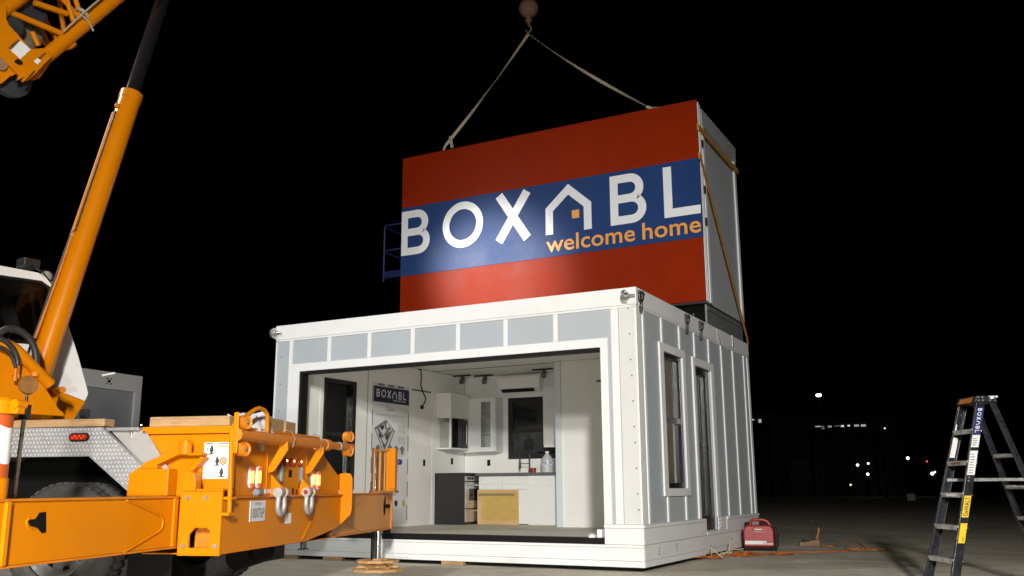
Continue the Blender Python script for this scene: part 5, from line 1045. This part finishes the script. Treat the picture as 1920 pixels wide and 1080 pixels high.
# local: x from the front rails to the rear rails, y away from the camera (ladder's width), z up
LH = 1.86; FX, RX0, RX1 = .525, .625, 1.20
def lw_(z): return .575-.21*z/LH                       # width at height z
def fx(z): return FX*z/LH
def rx(z): return RX1+(RX0-RX1)*z/LH
def ys(z, s_): c = .575/2; return c+s_*lw_(z)/2
for s_ in (-1, 1):
    a = lambda z, dx, dy: (fx(z)+dx, ys(z, s_)+dy*s_, z)
    k = MB()
    wd = .085
    for (x0, x1, y0, y1) in ((0, wd, .0, .006), (0, .006, -.03, -.0001), (wd-.006, wd, -.03, -.0001)):
        k.hexa([a(.03, x0, y0), a(.03, x1, y0), a(.03, x1, y1), a(.03, x0, y1), a(LH-.07, x0, y0), a(LH-.07, x1, y0), a(LH-.07, x1, y1), a(LH-.07, x0, y1)])
    fr = k.build("front_rail", M_LADDER, ld, .002)
    k = MB(); k.hexa([a(0, -.012, -.04), a(0, wd+.012, -.04), a(0, wd+.012, .014), a(0, -.012, .014), a(.075, -.006, -.034), a(.075, wd+.006, -.034), a(.075, wd+.006, .01), a(.075, -.006, .01)]); k.build("rubber_foot", M_BLACK, fr, .006)
    if s_ < 0:
        PLb = lambda x, z: (fx(z)+x, ys(z, -1)-.0075, z)
        def plate(name, m, z0, z1, x0=.006, x1=.079):
            k = MB(); k.prism([PLb(x0, z0), PLb(x1, z0), PLb(x1, z1), PLb(x0, z1)], (0, -.001, 0)); return k.build(name, m, fr)
        plate("word_sticker", mat("sticker_blue", (.018, .025, .13), .4), 1.485, 1.74)
        k = MB(); q, dsq = wordmark(); sc = .235/5.92
        k.strokes(q, lambda p_, h_: (fx(1.732-p_*sc)+.022+h_*sc*1.15, ys(1.732-p_*sc, -1)-.0090, 1.732-p_*sc), (0, -.0006, 0)); k.build("lettering", M_SIGNW, fr)
        plate("sticker", M_PAPER, 1.357, 1.474); plate("sticker", M_PAPER, 1.094, 1.323)
        k = MB()
        for zz in [1.11+.025*i for i in range(8)]+[1.375, 1.395, 1.415, 1.435]: k.prism([PLb(.014, zz), PLb(.06-.01*(int(zz*100) % 3), zz), PLb(.06, zz+.008), PLb(.014, zz+.008)], (0, -.0022, 0))
        k.build("print", M_PRINT, fr)
        plate("yellow_sticker", M_YEL, .70, .90, .012, .076); plate("yellow_sticker", M_YEL, .464, .645, .012, .076)
        k = MB(); sc = .19
        put_text(k, "DeWALT", lambda p_, h_: (fx(.715+p_)+.066-h_, ys(.715+p_, -1)-.0095, .715+p_), 0, .0, .17, .042, .02); k.build("lettering", M_PRINTD, fr)
        k = MB(); put_text(k, "6 FT", lambda p_, h_: (fx(.48+p_)+.066-h_, ys(.48+p_, -1)-.0095, .48+p_), 0, .0, .04, .02, .02); k.build("lettering", M_PRINTD, fr)
    else:
        PLf = lambda x, z: (fx(z)+x, ys(z, 1)-.001, z)
        for z0, z1, x0, x1 in ((1.27, 1.47, .012, .07), (1.53, 1.60, .008, .032)):
            k = MB(); k.prism([PLf(x0, z0), PLf(x1, z0), PLf(x1, z1), PLf(x0, z1)], (0, -.001, 0)); k.build("sticker", M_PAPER, fr)
    b_ = lambda z, dx, dy: (rx(z)+dx, ys(z, s_)+dy*s_, z)
    k = MB()
    for (x0, x1, y0, y1) in ((0, .055, .0, .005), (0, .005, -.025, -.0001), (.05, .055, -.025, -.0001)):
        k.hexa([b_(.03, x0, y0-.012), b_(.03, x1, y0-.012), b_(.03, x1, y1-.012), b_(.03, x0, y1-.012), b_(LH-.07, x0, y0-.012), b_(LH-.07, x1, y0-.012), b_(LH-.07, x1, y1-.012), b_(LH-.07, x0, y1-.012)])
    rr_ = k.build("rear_rail", M_LADDER, ld, .002)
    k = MB(); k.hexa([b_(0, -.01, -.045), b_(0, .065, -.045), b_(0, .065, .005), b_(0, -.01, .005), b_(.07, -.005, -.04), b_(.07, .06, -.04), b_(.07, .06, .0), b_(.07, -.005, .0)]); k.build("rubber_foot", M_BLACK, rr_, .005)
    k = MB(); zs = 1.05; k.hexa([(fx(zs)+.03, ys(zs, s_)-.02*s_, zs-.014), (rx(zs)+.02, ys(zs, s_)-.03*s_, zs-.014), (rx(zs)+.02, ys(zs, s_)-.026*s_, zs-.014), (fx(zs)+.03, ys(zs, s_)-.016*s_, zs-.014), (fx(zs)+.03, ys(zs, s_)-.02*s_, zs+.014), (rx(zs)+.02, ys(zs, s_)-.03*s_, zs+.014), (rx(zs)+.02, ys(zs, s_)-.026*s_, zs+.014), (fx(zs)+.03, ys(zs, s_)-.016*s_, zs+.014)]); k.build("spreader_bar", M_LADALU, ld)
    k = MB()
    for z in (1.04, 1.07): k.cyl((fx(z)+.03, ys(z, s_)+.0065*s_, z), (fx(z)+.03, ys(z, s_)+.011*s_, z), .009, 10)
    for z in (1.02, 1.06, 1.10): k.cyl((rx(z)+.03, ys(z, s_)-.006*s_, z), (rx(z)+.03, ys(z, s_)+.0*s_, z), .008, 10)
    k.build("rivet", M_STEEL, ld)
for i in range(5):
    z = .32+.304*i; k = MB(); y0, y1 = ys(z, -1)+.004, ys(z, 1)-.004
    x0 = fx(z)
    k.box(x0-.004, x0+.088, y0, y1, z-.006, z); k.box(x0-.006, x0-.002, y0, y1, z-.045, z); k.box(x0+.084, x0+.088, y0, y1, z-.03, z)
    st = k.build("step", M_LADALU, ld, .002)
    if i in (2, 3):
        k = MB(); k.box(x0-.0075, x0-.0062, y0+.14, y0+.34, z-.034, z-.012); k.build("step_label", M_BRONZE if i == 3 else M_PAPER, st)
    if i < 4:
        z2 = z+.05; k = MB(); k.tube([(rx(z2)+.025, ys(z2, -1)+.014, z2), (rx(z2)+.025, ys(z2, 1)-.014, z2)], .021, 12); k.build("rear_rung", M_LADALU, ld)
k = MB(); tz = LH-.07; k.hexa([(fx(tz)-.02, ys(LH, -1)-.012, tz), (rx(tz)+.07, ys(LH, -1)-.012, tz), (rx(tz)+.07, ys(LH, 1)+.012, tz), (fx(tz)-.02, ys(LH, 1)+.012, tz), (fx(LH)-.01, ys(LH, -1)-.006, LH), (rx(LH)+.075, ys(LH, -1)-.006, LH), (rx(LH)+.075, ys(LH, 1)+.006, LH), (fx(LH)-.01, ys(LH, 1)+.006, LH)]); tc_ = k.build("top_cap", M_LADDER, ld, .008)
k = MB(); 
for dx in (.02, .06, .13, .18):
    for dz in (.02, .05): k.cyl((fx(tz)+dx, ys(LH, -1)-.012, tz+dz), (fx(tz)+dx, ys(LH, -1)-.018, tz+dz), .009, 10)
k.build("rivet", M_STEEL, tc_)
k = MB(); k.hexa([(fx(tz)-.0225, ys(LH, -1)+.07, tz+.006), (fx(tz)-.0205, ys(LH, -1)+.07, tz+.006), (fx(tz)-.0205, ys(LH, 1)-.05, tz+.006), (fx(tz)-.0225, ys(LH, 1)-.05, tz+.006), (fx(LH)-.0165, ys(LH, -1)+.07, LH-.014), (fx(LH)-.0145, ys(LH, -1)+.07, LH-.014), (fx(LH)-.0145, ys(LH, 1)-.05, LH-.014), (fx(LH)-.0165, ys(LH, 1)-.05, LH-.014)]); k.build("cap_label", mat("orange_label", (.55, .18, .02), .5), tc_)
k = MB(); k.prism([(rx(tz)+.0, ys(LH, -1)-.013, tz+.03), (rx(tz)+.07, ys(LH, -1)-.013, tz+.05), (rx(tz)+.075, ys(LH, -1)-.013, tz+.065), (rx(tz)-.02, ys(LH, -1)-.013, tz+.062)], (0, -.002, 0)); k.build("paint_smear", M_PAPER, tc_)

# ------------------------------------------------------------------ generator, cords and scraps on the concrete
GA = at(1424, 1032, 'z', GZ)
ge = thing("generator", "red portable generator with a carrying handle by the house corner", "generator", tuple(GA), math.radians(14))
def prof(w0, h0): return [(-w0, .06), (w0, .06), (w0+.005, .30), (w0-.03, .375), (w0-.07, .395), (-w0+.07, .395), (-w0+.03, .37), (-w0-.003, .30)]
k = MB(); k.prism([(a, -.14, b) for a, b in prof(.235, .4)], (0, .28, 0)); k.build("housing", M_GRED, ge, .022)
k = MB(); k.prism([(.242, -.13, .05), (.30, -.13, .07), (.31, -.13, .28), (.27, -.13, .37), (.243, -.13, .36)], (0, .26, 0)); k.box(-.25, .28, -.13, .13, .02, .058); k.prism([(-.27, -.12, .06), (-.243, -.12, .06), (-.243, -.12, .33), (-.26, -.12, .30)], (0, .24, 0)); k.build("end_cover", M_BLACK, ge, .01)
for a in (-.20, .22):
    k = MB(); k.box(a-.035, a+.035, -.12, .12, .0, .02); k.build("foot", M_BLACK, ge, .005)
k = MB(); k.tube([(-.13, 0, .39), (-.11, 0, .445), (-.08, 0, .475), (.08, 0, .475), (.14, 0, .455), (.19, 0, .39)], .026, 12); k.build("handle", M_GRED, ge)
k = MB(); k.cyl((-.17, 0, .38), (-.17, 0, .44), .035); k.build("fuel_cap", M_BLACK, ge)
k = MB(); k.box(-.215, .12, -.147, -.1425, .10, .155); k.box(.125, .215, -.147, -.1425, .10, .118); k.box(-.06, .06, -.147, -.1425, .325, .34); k.build("white_band", M_PAPER, ge, .002)
k = MB(); put_text(k, "EU22", lambda a, b: (a, -.1485, b), .06, .112, .055, .03); k.build("lettering", M_GRED, ge)
k = MB(); k.prism([(-.09, -.1475, .285), (.10, -.1475, .285), (.09, -.1475, .30), (.03, -.1475, .305), (-.02, -.1475, .315), (-.06, -.1475, .305)], (0, .004, 0)); k.build("emblem", mat("faded_print", (.45, .16, .13), .5), ge)
def scribble(cx, cy, rx_, ry_, n, seed, zr=.035):
    r = random.Random(seed); pts = []; a = 0
    for i in range(n):
        a += r.uniform(.35, .9); f = r.uniform(.35, 1.0)
        pts.append((cx+rx_*f*math.cos(a), cy+ry_*f*math.sin(a), GZ+.012+r.random()*zr))
    out = []
    for i in range(len(pts)-1):
        p0, p1, p2, p3 = [Vector(pts[max(0, min(len(pts)-1, j))]) for j in (i-1, i, i+1, i+2)]
        for f in (0, .25, .5, .75): out.append(.5*((2*p1)+(p2-p0)*f+(2*p0-5*p1+4*p2-p3)*f*f+(3*p1-p0-3*p2+p3)*f**3))
    for p in out: p.z = max(p.z, GZ+.01)
    return out
A = at(1318, 1047, 'z', GZ); B = at(1395, 1042, 'z', GZ); E_ = at(1523, 1037, 'z', GZ); G1 = at(1590, 1035, 'z', GZ)
k = MB(); pts = scribble(A.x+.06, A.y, .26, .5, 26, 3)+scribble(B.x+.02, B.y, .30, .40, 26, 4)+scribble(B.x+.45, B.y+.4, .30, .25, 16, 9, .02)+[E_+Vector((-.2, .05, .012)), E_+Vector((0, 0, .012)), G1.lerp(E_, .5)+Vector((0, .05, .012)), G1+Vector((0, 0, .012))]
k.tube(pts, .009, 6); tag(k.build("extension_cord", M_CORD), "orange extension cord tangled on the concrete in front of the red generator", "cord")
C1 = at(1625, 1032, 'z', GZ); C2 = at(1560, 1026, 'z', GZ)
k = MB(); pts = scribble(C1.x, C1.y, .42, .3, 20, 12, .02)+[C1.lerp(C2, .4)+Vector((0, .1, .16)), C1.lerp(C2, .7)+Vector((0, .1, .10)), C2+Vector((0, 0, .012))]+scribble(C2.x-.1, C2.y, .16, .15, 10, 14, .015)
k.tube(pts, .009, 6); tag(k.build("extension_cord", mat("faded_orange_cord", (.36, .13, .03), .6)), "faded orange cord looped on open concrete right of the red generator", "cord")
k = MB(); r = random.Random(5); S0 = at(1300, 1046, 'z', GZ)
for i in range(11):
    a = r.uniform(-.5, 2.6); L_ = r.uniform(.25, .55); x, y = S0.x+r.uniform(-.04, .40), S0.y+r.uniform(-.3, .9); h = r.uniform(.03, .26)
    ribbon(k, [(x, y, GZ+.012), (x+.4*L_*math.cos(a), y+.4*L_*math.sin(a), GZ+.02+h*.8), (x+L_*math.cos(a), y+L_*math.sin(a), GZ+.02+h*(.9 if i % 3 else .1))], .016, (0, -.8, .6), .003)
tag(k.build("packing_strap", M_STRAPP), "pale stiff strapping scraps lying along the foot of the side wall", "strapping")
k = MB(); U0 = at(1525, 1023, 'z', GZ)
fj = thing("floor_jack", "small dark jack with an upright lever on the concrete beyond the generator", "jack", tuple(U0), .3)
k.prism([(-.24, -.06, .0), (.10, -.06, .0), (.10, -.06, .10), (-.02, -.06, .085), (-.20, -.06, .05)], (0, .12, 0)); k.cyl((-.2, -.07, .03), (-.2, .07, .03), .03); k.build("base", M_RUST, fj, .006)
k = MB(); k.tube([(.06, 0, .10), (.10, 0, .22), (.11, 0, .30)], .03, 10); k.build("lever", M_BRONZE, fj); k = MB(); k.tube([(.0, .02, .09), (.0, .02, .44)], .008, 6); k.build("rod", M_BLACKM, fj)
k = MB(); k.lathe([(0, 0), (0, .06), (.02, .06), (.02, 0)], (-.12, 0, .075), (0, 0, 1), 14); k.build("saddle", M_BLACKM, fj)

# ------------------------------------------------------------------ aerial lift behind the house: only its blue basket shows
Q0 = at(719, 528, 'y', 4.2); Q1 = at(719, 424, 'y', 4.2)
lf = thing("aerial_lift", "blue railed basket of a boom lift raised behind the house", "boom lift", (Q0.x, 4.2, GZ))
bz = Q0.z-GZ; bh = Q1.z-Q0.z; bl = 1.45; bd = .75
k = MB()
for z in (bz+bh, bz+bh*.55, bz+.14):
    k.tube([(0, 0, z-.04), (.03, 0, z), (bl, 0, z), (bl, bd, z), (.03, bd, z), (0, bd, z-.04), (0, 0, z-.04)], .022, 8)
for x, y in ((0, 0), (bl, 0), (bl, bd), (0, bd), (bl/2, 0), (bl/2, bd)): k.tube([(x, y, bz), (x, y, bz+bh-.04)], .022, 8)
k.build("basket_rail", M_BLUEP, lf)
k = MB(); k.box(-.02, bl, 0, bd, bz+.06, bz+.10); k.box(-.02, bl, -.02, -.005, bz+.06, bz+.20); k.box(-.035, -.022, 0, bd, bz+.06, bz+.20); k.build("basket_floor", M_BLUEP, lf, .004)
k = MB(); k.tube([(bl*.8, bd, bz), (bl+1.3, 2.4, bz-.6)], .08, 10); k.tube([(bl+1.3, 2.4, bz-.6), (bl+2.2, 4.6, .9)], .12, 10); k.build("boom_arm", M_BLUEP, lf)
k = MB(); k.box(bl+1.4, bl+3.0, 3.7, 5.5, .35, 1.0); k.build("base", M_BLUEP, lf, .03)
for x in (bl+1.5, bl+2.9):
    for y in (4.0, 5.2): k = MB(); k.lathe([(-.12, 0), (-.12, .30), (-.10, .35), (.10, .35), (.12, .30), (.12, 0)], (x, y, .35), (1, 0, 0), 24); k.build("wheel", M_TYRE, lf)

# ------------------------------------------------------------------ another folded module behind the crane cab
P1 = at(155, 690, 'z', 3.40); P2 = at(268, 706, 'z', 3.40); dv = (P2-P1); dv.z = 0; dv.normalize()
an = math.atan2(dv.y, dv.x)
fm = thing("folded_module", "grey folded house module standing on the ground behind the crane cab", "building module", (P2.x, P2.y, GZ), an)
ht = 3.40-GZ
k = MB(); k.box(-5.9, -.02, .05, 2.5, .35, ht-.01); k.build("body", M_GREYW, fm, .01)
k = MB(); k.box(-5.95, .0, .0, 2.52, ht-.36, ht); k.build("top_band", M_PANELW, fm, .008)
k = MB(); k.box(-.19, .0, .0, .049, .3, ht-.361); k.box(-.02, .0, .05, 2.52, .3, ht-.361); k.build("edge_post", M_PANELW, fm, .006)
k = MB(); k.box(-5.95, -5.8, .0, .049, .3, ht-.361); k.build("edge_post", M_PANELW, fm, .006)
k = MB(); k.box(-5.9, -.02, .02, 2.5, .0, .345); k.build("skid", M_DARK, fm)
A = Vector((-.94, -.004, ht-.20)); k = MB()
for i in range(4): 
    a = PI/4+PI/2*i; k.cyl(A+Vector((.075*math.cos(a), .004, .075*math.sin(a))), A+Vector((.075*math.cos(a), -.004, .075*math.sin(a))), .018, 8)
k.cyl(A+Vector((0, .004, 0)), A+Vector((0, -.006, 0)), .035, 12); k.build("corner_fixing", M_BLACK, fm)

# ------------------------------------------------------------------ far edge of the yard: sheds and lamps lost in the dark
M_FAR = mat("far_shed_wall", (.012, .0115, .011), .8, var=.2, scale=.3)
X0 = at(1430, 925, 'y', 95); X1 = at(1700, 925, 'y', 95)
sh = thing("warehouse", "dark flat-roofed warehouse at the far edge of the yard", "warehouse", (X0.x, 95, GZ))
wl = X1.x-X0.x
k = MB(); wall(k, PF, 0, wl, 0, 8.2, 0, .3, [(3, 7, 0, 4), (9.5, 13.5, 0, 4)]); k.box(0, wl, .31, 16, 0, 8.0); k.build("wall", M_FAR, sh)
k = MB(); k.box(-.4, wl+.4, -.4, 16.4, 8.21, 8.6); k.build("roof", M_FAR, sh)
for a in (3, 9.5): k = MB(); k.box(a+.01, a+3.99, .1, .3, .01, 3.99); k.build("roller_door", mat("far_door", (.035, .035, .035), .7), sh)
# distant lamps on poles
def far_lamp(u, v, y, r_, col, st, lab, name="yard_lamp", stretch=(1, 1, 1)):
    X = at(u, v, 'y', y); t = thing(name, lab, "lamp", (X.x, X.y, GZ), 0, "lamps at the far edge of the yard")
    k = MB(); k.sphere((0, 0, X.z-GZ), r_*.85, 14, 8, stretch); k.build("lamp_head", emis("lamp_glow", col, st*.6), t)
    k = MB(); k.cyl((0, .1, 0), (0, .1, max(.05, X.z-GZ+r_*.5)), .05, 8); k.box(-.05, .05, -.02, .13, max(.02, X.z-GZ+r_*.5), X.z-GZ+r_*.5+.06); k.build("pole", M_FAR, t)
far_lamp(1535, 741, 80, .20, (1, .98, .93), 9, "brightest white yard lamp, high above the dark warehouse roof line", stretch=(1.6, 1, .9))
far_lamp(1608, 872, 85, .15, (1, .92, .75), 5, "warm lamp just below and left of a paler pair at the yard's far edge")
far_lamp(1628, 869, 85, .13, (1, .95, .85), 3, "small pale lamp, upper right of a pair at the yard's far edge")
far_lamp(1627, 889, 85, .15, (.9, .95, 1), 5, "cold white lamp straight below the small pale lamp at the yard's far edge")
far_lamp(1702, 859, 90, .17, (1, .95, .85), 6, "single warm white lamp between the lamp cluster and the ladder")
far_lamp(1738, 865, 90, .10, (1, .08, .03), 3, "tiny red lamp close to the ladder's left side")
far_lamp(1748, 888, 90, .18, (1, .97, .95), 6, "white lamp touching the ladder's left rail, larger of two")
far_lamp(1753, 885, 90, .11, (1, .97, .95), 3, "small lamp right beside the larger lamp at the ladder's left rail")
far_lamp(1595, 909, 85, .12, (1, .85, .6), 2, "low amber lamp near the ground left of the far lamp cluster")
far_lamp(1659, 803, 85, .08, (.9, .95, 1), 3, "faint point lamp at the right end of the glowing canopy row")
far_lamp(265, 797, 24, .05, (.9, .95, 1), 5, "small white lamp low beside the grey module behind the crane")
# canopies with glowing strips; the long one added for glints of parked metal
def strip_rack(u0, u1, v, y, lab, seed, st):
    A = at(u0, v, 'y', y); B = at(u1, v, 'y', y); t = thing("glow_canopy", lab, "canopy", (A.x, y, GZ), 0, "canopies at the far edge of the yard")
    L_ = B.x-A.x; z = A.z-GZ; r = random.Random(seed)
    k = MB(); k.box(-.3, L_+.3, -.2, 4, z+.18, z+.40); k.build("roof", M_FAR, t)
    for x in (0, L_): k = MB(); k.box(x-.1, x+.1, 0, .2, 0, z+.179); k.build("post", M_FAR, t)
    for i in range(int(L_/.55)):
        if r.random() < .7:
            x = i*.55; k = MB(); k.box(x, x+r.uniform(.15, .5), 0, .1, z-r.uniform(0, .25), z+.05); k.build("glow_strip", emis("strip_glow", (.9, .95, 1.0), st*r.uniform(.1, 1)**2), t)
strip_rack(1398, 1450, 788, 70, "canopy with two short bright strip lamps beside the house's far corner", 3, 1.2)
strip_rack(1528, 1650, 800, 75, "long added canopy whose dim glowing strips stand in for glints under the yard lamp", 8, .8)
k = MB(); X = at(1706, 909, 'y', 60); k.box(X.x-.28, X.x+.28, 60, 60.5, GZ, GZ+.5); tag(k.build("drum", mat("pale_drum", (.6, .58, .5), .6), None, .08), "pale squat drum on the ground below the single warm lamp", "drum")
